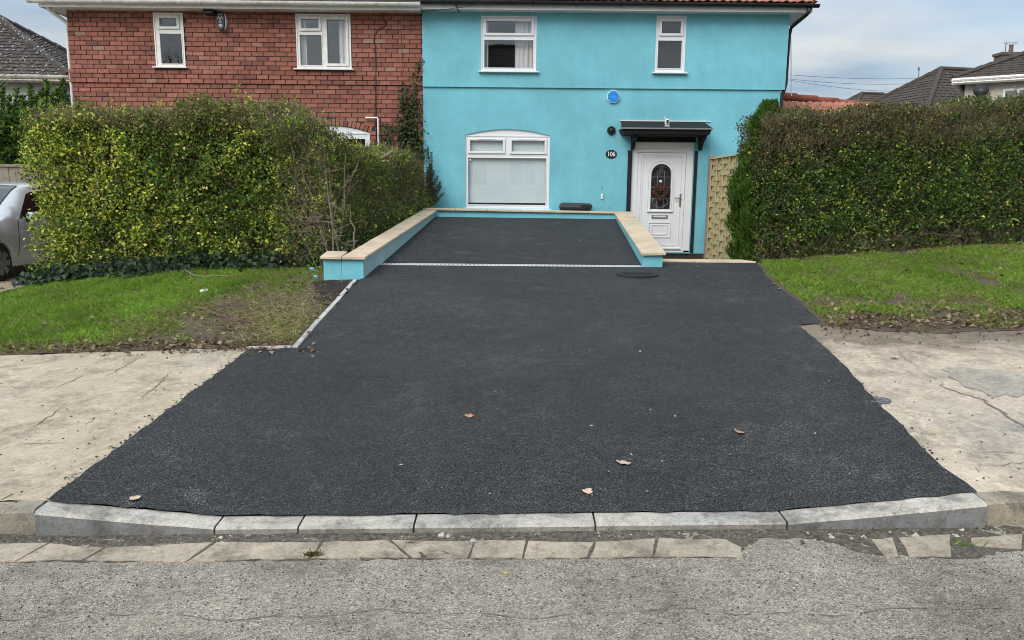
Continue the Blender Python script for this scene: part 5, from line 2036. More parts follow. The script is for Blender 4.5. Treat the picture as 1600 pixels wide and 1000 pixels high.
# ---- left hedge (front run)
HL = empty('hedge', (-5.2, 11.8, .3), 'clipped hedge with yellow-green leaves and twiggy top left of the drive', 'hedge')
xa, xb_, yf_, yb_ = -7.03, -3.15, 11.25, 12.45
tL = 2.70
zg = lambda x: float(Zf(x, 11.3))
pl = [((xa + .28, yf_, zg(xa)), (-5.1, yf_, zg(-5.1)), (-5.1, yf_ + .12, tL), (xa, yf_ + .12, tL - .14), (0, -1, .08), 1.0),
      ((-5.1, yf_, zg(-5.1)), (xb_, yf_, zg(xb_)), (xb_, yf_ + .12, tL + .06), (-5.1, yf_ + .12, tL), (0, -1, .08), 1.0),
      ((xa, yf_ + .1, tL - .12), (xb_, yf_ + .1, tL + .06), (xb_, yb_, tL + .06), (xa, yb_, tL - .1), (0, 0, 1), .8),
      ((xa, yb_, zg(xa)), (xa, yf_, zg(xa)), (xa, yf_ + .1, tL - .12), (xa, yb_, tL - .12), (-1, 0, .05), .6),
      ((xb_, yb_, zg(xb_)), (xa, yb_, zg(xa)), (xa, yb_, tL), (xb_, yb_, tL), (0, 1, .05), .45)]


def col_left(p, d):
    x, z = p[:, 0], p[:, 2]
    left = np.clip((-4.9 - x) / 1.6 + wob(p, 1.6, 2) * .5, 0, 1)
    topb = np.clip((z - 2.35) / .25 + wob(p, 2.2, 3) * .4, 0, 1)
    yel = np.clip(.20 + .75 * left + .45 * wob(p, 3.1, 4), .03, 1.2)
    return choose(p, [(YG, yel * (1 - topb * .78)), (MG, .50 * (1 - topb * .3) * np.ones(len(p))), (DG, .38 * (1 - topb * .5)), (OL, .08 + topb * 1.1)])


gap = lambda p: np.clip((wob(p, 3.4, 5) - .50) * 1.6, 0, .85) + np.where(p[:, 2] < zg(-5) + .25, .35, 0)
hedge_leaves(pl, 5200, col_left, HL, size=(.030, .058), hollow=gap, depth=.12, aspect=.6, bump_=.12)
inl = lambda x0, x1, y, za, zb: [((x0, y, za), (x1, y, za), (x1, y, zb), (x0, y, zb), (0, -1, 0), 1)]
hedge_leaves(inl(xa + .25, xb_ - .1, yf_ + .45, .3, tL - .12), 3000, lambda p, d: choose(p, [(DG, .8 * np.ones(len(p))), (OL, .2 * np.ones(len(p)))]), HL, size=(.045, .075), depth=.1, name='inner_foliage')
twigs_on(inl(xa + .25, xb_ - .1, yf_ + .6, .2, tL - .15), 1500, HL, (.2, .5), .6, TW, 'inner_twigs', .004, .1)
twigs_on(pl[:3], 330, HL)
twigs_on([(*pl[2][:4], (0, 0, 1), 1.0), ((xa, yf_, 2.42), (xb_, yf_, 2.5), (xb_, yf_ + .1, tL), (xa, yf_ + .1, tL - .1), (0, -1, .6), 1.3)], 900, HL, (.07, .2), 1.6, TW + OL)
inner_stems((xa + .1, xb_ - .1, yf_ + .25, yb_ - .2), 46, HL, lambda x, y: tL)

# ---- left hedge return along the bay wall, scruffier and lower
HB = empty('hedge', (-2.6, 12.8, .5), 'scruffy olive-brown shrub hedge running back along the left bay wall', 'hedge')
def qf(t):                                     # face along the wall
    return lerp(-2.48, -1.56, t), lerp(10.55, 14.78, t)
def topz(t):
    return float(np.interp(t, [0, .15, .3, .45, .6, .75, .9, 1], [2.55, 2.34, 2.14, 2.06, 2.10, 2.20, 2.22, 2.0]))
pb = []
tt = np.linspace(0, 1, 9)
for t0, t1 in zip(tt[:-1], tt[1:]):
    (x0, y0), (x1, y1) = qf(t0), qf(t1)
    z0, z1 = .60 + .62 * t0, .60 + .62 * t1
    pb.append(((x0, y0, z0), (x1, y1, z1), (x1 - .16, y1, topz(t1)), (x0 - .16, y0, topz(t0)), (1, -.17, .1), 1.0))
    pb.append(((x0 - .14, y0, topz(t0)), (x1 - .14, y1, topz(t1)), (x1 - 1.25, y1, topz(t1) + .02), (x0 - 1.0, y0, topz(t0) + .05), (0, 0, 1), .9))
pfr = [((-3.45, 11.0, .42), (-2.48, 10.52, .45), (-2.62, 10.6, 2.5), (-3.35, 11.2, 2.68), (-.2, -1, .1), .85)]


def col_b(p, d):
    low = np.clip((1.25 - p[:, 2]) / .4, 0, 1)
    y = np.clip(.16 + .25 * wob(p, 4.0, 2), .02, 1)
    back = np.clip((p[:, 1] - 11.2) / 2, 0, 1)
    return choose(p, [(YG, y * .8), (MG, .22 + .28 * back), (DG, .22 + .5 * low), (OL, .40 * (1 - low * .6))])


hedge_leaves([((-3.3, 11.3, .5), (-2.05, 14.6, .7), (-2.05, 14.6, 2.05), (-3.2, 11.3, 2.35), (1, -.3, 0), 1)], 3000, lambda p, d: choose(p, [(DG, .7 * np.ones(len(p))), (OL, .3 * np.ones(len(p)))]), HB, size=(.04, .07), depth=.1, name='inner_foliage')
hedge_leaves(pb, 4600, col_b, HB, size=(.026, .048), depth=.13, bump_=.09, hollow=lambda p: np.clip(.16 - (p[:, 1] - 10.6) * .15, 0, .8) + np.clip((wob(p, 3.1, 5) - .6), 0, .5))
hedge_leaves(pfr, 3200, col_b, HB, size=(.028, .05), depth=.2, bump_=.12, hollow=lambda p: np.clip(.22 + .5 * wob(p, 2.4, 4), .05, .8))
twigs_on(pb + pfr, 520, HB, (.12, .38), .9, TW + [(.21, .175, .125)], w=.0028, depth=.12)
inner_stems((-3.5, -2.5, 10.9, 14.3), 40, HB, lambda x, y: 2.2)
# bare pale stems at the corner
mb = MB()
def stem(p0, p1, r, bend=.12, kids=3, lvl=0):
    p0, p1 = Vector(p0), Vector(p1)
    n_ = 7
    off = Vector((random.uniform(-1, 1), random.uniform(-.5, .5), 0)) * bend
    pts = [p0.lerp(p1, i / n_) + off * math.sin(math.pi * i / n_) + Vector((random.gauss(0, .012), random.gauss(0, .012), 0)) for i in range(n_ + 1)]
    mb.tube(pts, [r * (1 - .65 * i / n_) for i in range(n_ + 1)], 5)
    if lvl < 2:
        for _ in range(kids):
            i = random.randint(1, n_ - 1)
            d = Vector((random.uniform(-1, 1), random.uniform(-1, .4), random.uniform(.1, 1.1))).normalized()
            L_ = (p1 - p0).length * random.uniform(.10, .26)
            stem(pts[i], pts[i] + d * L_, r * .5, bend * .5, 2, lvl + 1)
for (pb0, pb1, yy, r) in (((525, 388), (500, 205), 10.5, .013), ((534, 388), (512, 240), 10.55, .016), ((518, 390), (470, 260), 10.5, .013), ((540, 388), (545, 330), 10.6, .018), ((520, 392), (540, 240), 10.7, .014),
                          ((512, 388), (455, 230), 10.8, .012), ((505, 390), (482, 190), 10.8, .012), ((530, 390), (560, 250), 11.0, .012), ((498, 385), (440, 300), 10.7, .010), ((528, 385), (520, 170), 10.9, .014)):
    a_, b_ = P(*pb0, yy), P(*pb1, yy + .15)
    a_.z = float(Zf(a_.x, a_.y)) - .04
    stem(a_, b_, r, .10, 4)
for _ in range(26):
    a_ = P(random.uniform(470, 545), random.uniform(330, 388), 10.45)
    stem(a_, a_ + Vector((random.uniform(-.35, .3), random.uniform(-.15, .1), random.uniform(-.1, .3))), .006, .08, 2, 1)
BS = empty('bare_shrub', (-2.6, 10.6, .5), 'leggy shrub with bare pale stems between the hedge and left wall end', 'shrub')
mb.build('stems', MAT['stem'], BS)
# cut stub
mb = MB()
mb.tube([P(596, 248, 12.6), P(606, 242, 12.5), P(614, 236, 12.45)], [.03, .035, .032], 8)
o = mb.build('cut_branch', MAT['stem'])
tag(o, 'pale sawn branch stub sticking out of the shrub hedge', 'branch')

# ---- young shoots on top of the left hedge
def shoots(name, label, spots, parent_loc, cat='plant', pal=(YG, MG), leafL=(.03, .055), mat='leaf'):
    e = empty(name, parent_loc, label, cat)
    mb = MB()
    PS, AX, CO = [], [], []
    for (b_, t_) in spots:
        b_, t_ = Vector(b_), Vector(t_)
        bend = Vector((random.uniform(-.05, .05), random.uniform(-.05, .05), 0))
        pts = [b_.lerp(t_, i / 6) + bend * math.sin(math.pi * i / 6) for i in range(7)]
        mb.tube(pts, [.006, .005, .005, .004, .003, .002, .0015], 4)
        n_ = int((t_ - b_).length / .013)
        for i in range(n_):
            t = i / n_
            if random.random() < .15: continue
            p = b_.lerp(t_, t) + bend * math.sin(math.pi * t)
            an = i * 2.4
            PS.append(p)
            AX.append((math.cos(an), math.sin(an), .8))
            CO.append(random.choice(random.choice(pal)))
    mb.build('shoots', MAT['twig'], e)['kind'] = 'stuff'
    PS, AX, CO = np.array(PS), np.array(AX), np.array(CO) * rng.uniform(.8, 1.2, (len(CO), 1))
    L = rng.uniform(*leafL, len(PS))
    leaves('foliage', PS, AX, norm(rng.normal(size=PS.shape) + np.array([0, -.5, 1])), L, L * .5, CO, MAT[mat], e)
    return e


sp = []
for px, pt in ((368, 135), (376, 128), (385, 142), (392, 150), (402, 158), (440, 152), (446, 148), (452, 160), (462, 150), (430, 158), (478, 178), (504, 172)):
    b_ = P(px + random.uniform(-3, 3), 178 if px < 460 else 205, 11.7)
    sp.append((b_, P(px, pt, 11.7)))
for _ in range(26):
    px = random.uniform(40, 450)
    sp.append((P(px, 182, 11.5 + random.uniform(-.15, .5)), P(px + random.uniform(-9, 9), random.uniform(152, 168), 11.6)))
shoots('hedge_shoots', 'upright young leafy shoots standing above the top of the left hedge', sp, (-3.8, 11.7, 2.7), 'shoots')

# ---- tall dark shrub behind at far left
sp = []
for px, pt in ((4, 128), (14, 150), (26, 138), (36, 150), (48, 132), (58, 148), (66, 140), (74, 126), (82, 145), (90, 138), (98, 124), (104, 150), (110, 165), (-8, 140), (-20, 130), (20, 165), (44, 170), (70, 168)):
    sp.append((P(px + random.uniform(-5, 5), 265, 17.2 + random.uniform(-.3, .4)), P(px, pt, 17.2 + random.uniform(-.3, .4))))
LS = shoots('tall_shrub', 'tall dark green shrub with upright spires behind the board fence', sp * 3, (-10.2, 17.2, .2), 'shrub', (DG, MG), (.07, .13))
b0, b1 = P(-40, 262, 17), P(112, 262, 17)
ht = P(20, 195, 17).z
q_ = [((b0.x, 16.8, .3), (b1.x, 16.8, .3), (b1.x, 17.1, ht + .4), (b0.x, 17.1, ht), (0, -1, .1), 1), ((b0.x, 17.0, ht), (b1.x, 17.0, ht + .4), (b1.x, 17.7, ht + .4), (b0.x, 17.7, ht), (0, -.2, 1), 1)]
hedge_leaves(q_, 2600, lambda p, d: choose(p, [(DG, .7 * np.ones(len(p))), (MG, .25 * np.ones(len(p)))]), LS, (.07, .12), .15, .15)
mb = MB()
for (a, m_, b) in (((2, 120), (12, 112), (20, 98)), ((-4, 122), (20, 112), (38, 104)), ((5, 128), (35, 112), (60, 97)), ((0, 140), (25, 118), (45, 102)), ((-5, 108), (4, 104), (10, 103))):
    y = 14.9
    mb.tube([P(a[0] - 40, a[1] + 40, y), P(*a, y), P(*m_, y), P(*b, y)], [.008, .006, .005, .003], 4)
o = mb.build('bare_twigs', MAT['timber_grey'])
tag(o, 'bare grey twigs arching up at the far left against the sky', 'twigs')

# ---- right hedge
HR = empty('hedge', (6.4, 12, .6), 'long clipped hedge with brownish twiggy top right of the drive', 'hedge')
xa, xb_, yf_, yb_ = 3.66, 10.5, 11.42, 12.7
tz = lambda x: 2.70 + (x - 3.7) * .062
pr = []
xs_ = np.linspace(xa, xb_, 5)
for x0, x1 in zip(xs_[:-1], xs_[1:]):
    pr.append(((x0, yf_, float(Zf(x0, yf_)) - .05), (x1, yf_, float(Zf(x1, yf_)) - .05), (x1, yf_ + .1, tz(x1)), (x0, yf_ + .1, tz(x0)), (0, -1, .08), 1.0))
    pr.append(((x0, yf_ + .08, tz(x0)), (x1, yf_ + .08, tz(x1)), (x1, yb_, tz(x1)), (x0, yb_, tz(x0)), (0, 0, 1), .8))
    pr.append(((x1, yb_, .6), (x0, yb_, .6), (x0, yb_, tz(x0)), (x1, yb_, tz(x1)), (0, 1, 0), .4))
pr.append(((xa, yb_, .5), (xa, yf_, .5), (xa, yf_ + .1, tz(xa)), (xa, yb_, tz(xa)), (-1, 0, .05), .9))


def col_r(p, d):
    x, z = p[:, 0], p[:, 2]
    h = (z - (Zf(x, p[:, 1]))) / 2.1
    topb = np.clip((h - .62) / .22 + .45 * wob(p, 1.5, 2), 0, 1)
    lb = np.clip((4.3 - x) / .5 + .3 * wob(p, 2, 1), 0, 1)
    rg = np.clip((x - 6.2) / .8 + .4 * wob(p, 1.8, 4), 0, 1)
    y = np.clip(.055 + .10 * wob(p, 5.0, 3), .015, 1)
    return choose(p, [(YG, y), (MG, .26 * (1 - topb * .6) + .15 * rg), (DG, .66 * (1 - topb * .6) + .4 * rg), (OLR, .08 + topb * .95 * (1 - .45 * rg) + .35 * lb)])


gapr = lambda p: np.clip((wob(p, 3.6, 5) - .58) * 1.5, 0, .8) + np.where(p[:, 2] < Zf(p[:, 0], p[:, 1]) + .30, .5, 0)
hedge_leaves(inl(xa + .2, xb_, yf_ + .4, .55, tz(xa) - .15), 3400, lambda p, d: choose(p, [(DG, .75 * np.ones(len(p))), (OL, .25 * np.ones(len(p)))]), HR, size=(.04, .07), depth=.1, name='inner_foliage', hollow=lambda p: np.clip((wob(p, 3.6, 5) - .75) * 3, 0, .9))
twigs_on(inl(xa + .2, xb_, yf_ + .55, .5, tz(xa) - .15), 1800, HR, (.2, .5), .6, TW, 'inner_twigs', .004, .1)
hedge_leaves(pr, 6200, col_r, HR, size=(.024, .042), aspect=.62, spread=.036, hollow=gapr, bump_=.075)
twigs_on([q for q in pr if q[4][1] < 0], 420, HR, (.08, .25), .8)
topq = []
for x0, x1 in zip(xs_[:-1], xs_[1:]):
    topq.append(((x0, yf_, tz(x0) - .55), (x1, yf_, tz(x1) - .5), (x1, yf_ + .08, tz(x1)), (x0, yf_ + .08, tz(x0)), (0, -1, .3), 1.0))
    topq.append(((x0, yf_ + .05, tz(x0) - .06), (x1, yf_ + .05, tz(x1) - .06), (x1, yb_, tz(x1) - .06), (x0, yb_, tz(x0) - .06), (0, 0, 1), 1.0))
twigs_on(topq, 1250, HR, (.08, .22), 1.3, TW + RT + OL)
lowq = [((xa, yf_ - .05, float(Zf(xa, yf_))), (xb_, yf_ - .05, float(Zf(xb_, yf_))), (xb_, yf_, float(Zf(xb_, yf_)) + .4), (xa, yf_, float(Zf(xa, yf_)) + .4), (0, -1, .2), 1)]
twigs_on(lowq, 520, HR, (.15, .45), .25, TW, w=.0035, depth=.1)
inner_stems((xa + .45, xb_ - .1, yf_ + .3, yb_ - .2), 66, HR, lambda x, y: tz(x))
sp = []
for px, pt in ((1583, 135), (1578, 146), (1590, 150), (1548, 138), (1543, 146), (1520, 150), (1210, 164), (1212, 160), (1327, 163), (1505, 148), (1598, 142), (1562, 150)):
    sp.append((P(px + random.uniform(-2, 2), 172 if px < 1400 else 160, 11.8), P(px, pt, 11.8)))
shoots('hedge_shoots', 'few stray shoots standing above the top of the right hedge', sp, (7, 11.8, 2.9), 'shoots', (DG, OL))

# ---- conifer by the fence
CO_ = empty('conifer', (3.72, 12.0, .55), 'narrow bright green conifer squeezed between fence and right hedge', 'conifer')
n_ = 30000
zz = rng.uniform(.35, 2.92, n_)
h = (zz - .35) / 2.5
rr = .25 + .11 * np.sin(np.pi * np.clip(h * 1.1, 0, 1)) - .07 * h + .05 * np.sin(zz * 9) * np.sin(zz * 4 + 1)
rr[h > .93] *= (1 - h[h > .93]) / .07 * .5 + .5
an = rng.uniform(0, 2 * np.pi, n_)
lump = 1 + .20 * np.sin(an * 3 + zz * 6) + .14 * np.sin(an * 5 - zz * 11)
rad = rr * lump * rng.power(3.2, n_)
cx = lerp(3.70, 3.86, h) - .10 * np.exp(-((zz - 1.55) / .3) ** 2)
pos = np.stack([cx + rad * np.cos(an), 11.98 + rad * np.sin(an), zz], 1)
ax_ = np.stack([np.cos(an) * .55, np.sin(an) * .55, np.full(n_, 1.0)], 1) + rng.normal(size=(n_, 3)) * .25
ccol = pick([(.085, .165, .020), (.055, .125, .018), (.035, .085, .016), (.12, .20, .03)], n_)
L = rng.uniform(.05, .12, n_)
leaves('foliage', pos, ax_, norm(np.stack([np.cos(an), np.sin(an), np.full(n_, .3)], 1) + rng.normal(size=(n_, 3)) * .4), L, L * .22, ccol, MAT['needle'], CO_)
MB().tube([(3.66, 12.0, .2), (3.7, 12.0, 1.4), (3.82, 12.0, 2.6)], [.05, .035, .01], 7).build('trunk', MAT['stem'], CO_)

# ---- ivy climbing the brick wall
IV = empty('climbing_ivy', (-2.0, 14.95, 1.6), 'dark ivy climbing the brick wall beside the turquoise house', 'ivy')
PS, NR = [], []
mb = MB()
for pts in ([(648, 250), (640, 200), (634, 160), (632, 135)], [(655, 250), (650, 200), (648, 150), (650, 120), (657, 98)], [(632, 250), (628, 215), (630, 180), (626, 145)], [(605, 240), (603, 210), (603, 195)], [(655, 255), (640, 235), (628, 200)]):
    path = [P(a, b, 14.975) for a, b in pts]
    mb.tube(path, [.012] + [.006] * (len(path) - 1), 5)
    for a, b in zip(path[:-1], path[1:]):
        low = 1 if a.z < 2.75 else .42
        k = int((b - a).length * 230 * low)
        for _ in range(k):
            t = random.random()
            PS.append(a.lerp(b, t) + Vector((random.gauss(0, .06 * low + .012), -abs(random.gauss(0, .035)), random.gauss(0, .03))))
mb.build('stems', MAT['stem'], IV)
PS = np.array(PS)
n_ = len(PS)
L = rng.uniform(.04, .075, n_)
leaves('foliage', PS, norm(rng.normal(size=(n_, 3)) + np.array([0, -.3, -.5])), norm(rng.normal(size=(n_, 3)) * .5 + np.array([0, -1, .5])), L, L * .85, pick(DG + [(.05, .075, .03), (.09, .075, .05)], n_), MAT['leaf'], IV)
# blue-grey sprig in the corner by the turquoise wall
sp = [(P(672, 322, 14.75), P(a, b, 14.8)) for a, b in ((694, 302), (690, 290), (684, 275), (678, 266), (672, 270), (686, 312), (668, 262), (680, 296), (688, 284), (672, 255), (674, 238), (668, 230), (676, 285), (683, 305), (664, 270))]
shoots('dark_sprigs', 'dark blue-green sprigs against the foot of the turquoise wall at the hedge end', sp * 4, (-1.6, 14.75, 1.0), 'plant', (DG, [(.035, .05, .045)]), (.03, .05))

# ---- ivy on the ground at the foot of the left hedge
n_ = 5200
t = rng.random(n_)
x = lerp(-7.05, -2.5, t)
w_ = .10 + .14 * (1 - t) + .05 * np.sin(t * 19)
y = 11.12 + .55 * np.clip(.10 - t, 0, 1) - np.abs(rng.normal(0, 1, n_)) * w_ + .12 - .9 * np.clip(t - .72, 0, 1)
zi = Zf(x, y)
z = zi + np.abs(rng.normal(0, .06, n_)) + .01 + .12 * np.clip(1 - (11.2 - y) / .35, 0, 1) * rng.random(n_)
pos = np.stack([x, y, z], 1)
L = rng.uniform(.05, .10, n_)
o = leaves('ivy', pos, norm(rng.normal(size=(n_, 3)) + np.array([0, -.5, .0])), norm(rng.normal(size=(n_, 3)) * .45 + np.array([0, -.7, .8])), L, L * .9,
           pick([(.030, .055, .030), (.042, .075, .035), (.065, .11, .036), (.045, .06, .05)], n_), MAT['leaf'])
tag(o, 'dark ivy ground cover along the foot of the left hedge', 'ivy', kind='stuff')

# ---- grass
def grass(name, poly, n, bare, label, dens=None):
    xs_, ys_ = [q[0] for q in poly], [q[1] for q in poly]
    x = rng.uniform(max(min(xs_), -9), min(max(xs_), 9), n * 2)
    y = rng.uniform(min(ys_), max(ys_), n * 2)
    k = inside(x, y, poly)
    x, y = x[k][:n], y[k][:n]
    p = np.stack([x, y, np.zeros(len(x))], 1)
    b = bare(x, y) + .5 * wob(p + 3.3, 2.9, 1) + .55 * wob(p + 1.7, 8.5, 3)
    b = np.where(bare(x, y) > 1.0, .985, b)
    k = rng.random(len(x)) > np.clip(b, 0, .985)
    x, y, p, b = x[k], y[k], p[k], b[k]
    n_ = len(x)
    z = Zf(x, y) + .008
    dry = np.clip(.06 + bare(x, y) * 1.2 + .30 * wob(p, 3.0, 4), 0, 1)
    L = rng.uniform(.03, .075, n_) * (1 + .35 * wob(p, 4.0, 2))
    ax_ = norm(np.stack([rng.normal(0, .55 + .6 * dry, n_), rng.normal(0, .55 + .6 * dry, n_), np.ones(n_)], 1))
    sd = norm(np.cross(ax_, rng.normal(size=(n_, 3))))
    w = rng.uniform(.0020, .0042, n_)[:, None]
    b0 = np.stack([x, y, z], 1)
    mid = b0 + ax_ * L[:, None] * .55
    tip = b0 + ax_ * L[:, None] + np.stack([ax_[:, 0], ax_[:, 1], -.25 * np.ones(n_)], 1) * L[:, None] * .3
    V = np.stack([b0 + sd * w, b0 - sd * w, mid + sd * w * .8, tip], 1).reshape(-1, 3)
    i = np.arange(n_) * 4
    Fa = np.concatenate([np.stack([i, i + 1, i + 2], 1), np.stack([i + 1, i + 3, i + 2], 1)])
    cg = pick([(.145, .285, .024), (.185, .33, .030), (.11, .225, .022), (.25, .37, .055)], n_) * (1 + .28 * wob(p + 5, 1.8, 5))[:, None]
    cd = pick([(.25, .235, .08), (.18, .195, .06), (.31, .275, .13), (.15, .21, .04)], n_)
    isd = rng.random(n_) < np.clip(dry, .04, .9)
    col = np.where(isd[:, None], cd, cg)
    o = quads_mesh(name, V, Fa, np.repeat(col, 4, axis=0), MAT['grass'])
    return tag(o, label, 'grass', kind='stuff')


def bare_l(x, y):
    c = hit(400, 500)
    d = np.sqrt(((x - c.x) / .62) ** 2 + ((y - c.y) / .75) ** 2)
    patch_ = np.clip(1.55 - d * .62, 0, 1.2)
    tops = np.where((x > -2.5) & (y > 8.1), 1.2, 0)
    edge_ = np.clip((7.15 - y) / .45, 0, .85)
    gen = np.clip((x + 3.6) / 1.6, 0, .42)
    return np.maximum.reduce([patch_, tops, edge_, gen])


VGL = [(-14, 6.6)] + [(hit(*p_).x, hit(*p_).y + .03) for p_ in soil_l] + [(-1.96, 6.72), (-1.96, 9.3), (-2.4, 9.6), (-2.55, 11.3), (-6.6, 11.3), (-6.9, 9.6), (-9, 8.0), (-14, 7.6)]
grass('grass', VGL, 120000, bare_l, 'lush green grass of the left verge with a worn patch by the drive')


def bare_r(x, y):
    e1 = np.clip((7.75 - y) / .55, 0, .85)
    e2 = np.clip((11.35 - y < .25) * .5, 0, 1)
    d = np.sqrt(((x - 3.55) / .5) ** 2 + ((y - 8.0) / .25) ** 2)
    e1 = np.maximum(e1, np.clip(.14 + 0 * x, 0, 1))
    d2 = np.sqrt(((x - 4.5) / .7) ** 2 + ((y - 8.0) / .22) ** 2)
    return np.maximum.reduce([e1, e2, np.clip(1.1 - d * .7, 0, .9), np.clip(1.0 - d2 * .7, 0, .7), np.clip((3.2 - x) / 1.2, 0, .35)])


VGR = [(14, 7.0), (14, 11.5), (3.75, 11.35)] + [(q[0] + .03, q[1]) for q in reversed(vr)] + [(p_.x, p_.y + .06) for p_ in back_r[1:]]
grass('grass', VGR, 115000, bare_r, 'green grass of the right verge below the long hedge')

# dead leaves and cuttings lying in the grass
def litter(name, pts, label, L=(.03, .07), pal=((.26, .19, .12), (.17, .105, .06), (.34, .27, .19), (.11, .07, .045)), dzl=.035):
    pos = np.array([(p_.x, p_.y, p_.z + random.uniform(.01, dzl)) for p_ in pts])
    n_ = len(pos)
    ll = rng.uniform(*L, n_)
    o = leaves(name, pos, norm(rng.normal(size=(n_, 3)) * np.array([1, 1, .35])), norm(rng.normal(size=(n_, 3)) * .4 + np.array([0, 0, 1])), ll, ll * .7, pick(list(pal), n_), MAT['litter'])
    return tag(o, label, 'dead leaves', kind='stuff')


def scatter(poly, n):
    out = []
    xs_, ys_ = [q[0] for q in poly], [q[1] for q in poly]
    while len(out) < n:
        x, y = random.uniform(min(xs_), max(xs_)), random.uniform(min(ys_), max(ys_))
        if inside([x], [y], poly)[0]:
            out.append(Vector((x, y, float(Zf(x, y)))))
    return out


pl_ = [hit(random.uniform(0, 500), random.gauss(545, 6)) for _ in range(110)] + [hit(random.uniform(0, 420), random.uniform(536, 552)) for _ in range(240)] + scatter(VGL, 620) + [hit(random.uniform(280, 500), random.uniform(430, 535)) for _ in range(160)]
litter('leaf_litter', pl_, 'brown dead leaves scattered in the left verge')
pl_ = [hit(random.uniform(1290, 1620), random.gauss(500, 7)) for _ in range(200)] + [hit(random.uniform(1290, 1620), random.uniform(480, 515)) for _ in range(330)] + [p_ for p_ in scatter(VGR, 900) if p_.x < 9] + [hit(random.uniform(1190, 1600), random.uniform(395, 412)) for _ in range(90)]
litter('leaf_litter', pl_, 'brown dead leaves scattered in the right verge')
# dry grass cuttings by the worn patch
n_ = 3000
px = rng.normal(440, 46, n_)
py = rng.normal(505, 26, n_)
pos = []
for a, b in zip(px, py):
    if 290 < a < 520 and 430 < b < 540:
        q = hit(a, b)
        if q.x < -1.97 and not (q.x > -2.4 and q.y > 9.2): pos.append((q.x, q.y, q.z + random.uniform(.01, .05)))
pos = np.array(pos)
d_ = norm(rng.normal(size=pos.shape) * np.array([1, 1, .5]) + np.array([0, 0, .25]))
o = strips('grass_cuttings', pos, pos + d_ * rng.uniform(.04, .14, len(pos))[:, None], np.full(len(pos), .0024), pick([(.40, .36, .15), (.26, .27, .08), (.50, .43, .23), (.20, .27, .06)], len(pos)), MAT['litter'])
tag(o, 'straw-coloured grass cuttings strewn over the worn left verge', 'grass cuttings', kind='stuff')

# stick and pipe offcut on the left verge
mb = MB()
pts = [hit(*q, .04) for q in ((248, 428), (270, 424), (288, 421), (303, 430), (320, 432), (345, 431), (372, 430))]
mb.tube(pts, [.006, .008, .010, .010, .009, .007, .004], 6)
mb.tube([hit(288, 421, .05), hit(284, 428, .06), hit(278, 434, .05)], [.006, .005, .003], 5)
mb.tube([hit(288, 421, .05), hit(296, 426, .08), hit(299, 436, .03)], [.006, .005, .003], 5)
o = mb.build('fallen_stick', MAT['stem'])
tag(o, 'pale forked stick lying along the foot of the left hedge', 'stick')
a_, b_ = hit(313, 456, .035), hit(324, 454, .035)
o = MB().tube([a_, b_], .024, 10).build('pipe_offcut', MAT['white'])
tag(o, 'short white pipe offcut lying on the left verge grass', 'pipe')
# broken turquoise pieces by the wall end
for i, (px_, py_, s_, lb) in enumerate(((488, 420, .055, 'small turquoise rubble lump farthest left by the left wall end'), (499, 418, .06, 'larger turquoise rubble lump touching the left wall end'), (493, 432, .04, 'lowest small turquoise rubble lump by the left wall end'))):
    q = hit(px_, py_, .03)
    mb = MB()
    bm_pts = [[Vector((q.x + s_ * math.cos(t_) * random.uniform(.7, 1.1), q.y + s_ * .7 * math.sin(t_) * random.uniform(.7, 1.1), q.z + zo)) for t_ in np.linspace(0, 2 * math.pi, 7)[:-1]] for zo in (-.03, .025)]
    mb.hexa(bm_pts[0], [v_.lerp(q, .25) for v_ in bm_pts[1]])
    o = mb.build('rubble_lump', MAT['blue_rough'], bevel=.008)
    tag(o, lb, 'rubble', 'turquoise rubble by the wall end')
# torn plastic under the right hedge
q = hit(1345, 392)
vs, fs = [], []
for j in range(4):
    for i in range(7):
        vs.append((q.x - .16 + .053 * i + random.uniform(-.012, .012), q.y - .02 + .04 * j, q.z + .02 + .045 * j * random.uniform(.6, 1.2) + random.uniform(0, .03)))
for j in range(3):
    for i in range(6):
        fs.append((j * 7 + i, j * 7 + i + 1, (j + 1) * 7 + i + 1, (j + 1) * 7 + i))
o = MB().add(vs, fs).build('plastic_scrap', MAT['white'])
tag(o, 'torn scrap of white plastic lying under the right hedge', 'litter')

# ================================================================== leaves and stones on the hard surfaces
def leaf_mesh(seed, lobes, size, curl):
    r_ = random.Random(seed)
    pts = []
    n_ = lobes * 4
    for i in range(n_):
        t_ = 2 * math.pi * i / n_
        k = .55 + .45 * abs(math.cos(lobes * t_ / 2 + .3)) ** .8
        k *= r_.uniform(.82, 1.12)
        pts.append((math.cos(t_) * k, math.sin(t_) * k * .75))
    vs = [(0, 0, .012 + .2 * size * curl)]
    for ring in (.55, 1.0):
        for x, y in pts:
            vs.append((x * size * ring, y * size * ring, .006 + curl * size * (.35 * (x * ring) ** 2 + .5 * max(0, y * ring) ** 2) + r_.uniform(0, .006)))
    m = len(pts)
    fs = [(0, 1 + i, 1 + (i + 1) % m) for i in range(m)] + [(1 + i, 1 + m + i, 1 + m + (i + 1) % m, 1 + (i + 1) % m) for i in range(m)]
    return MB().add(vs, fs)


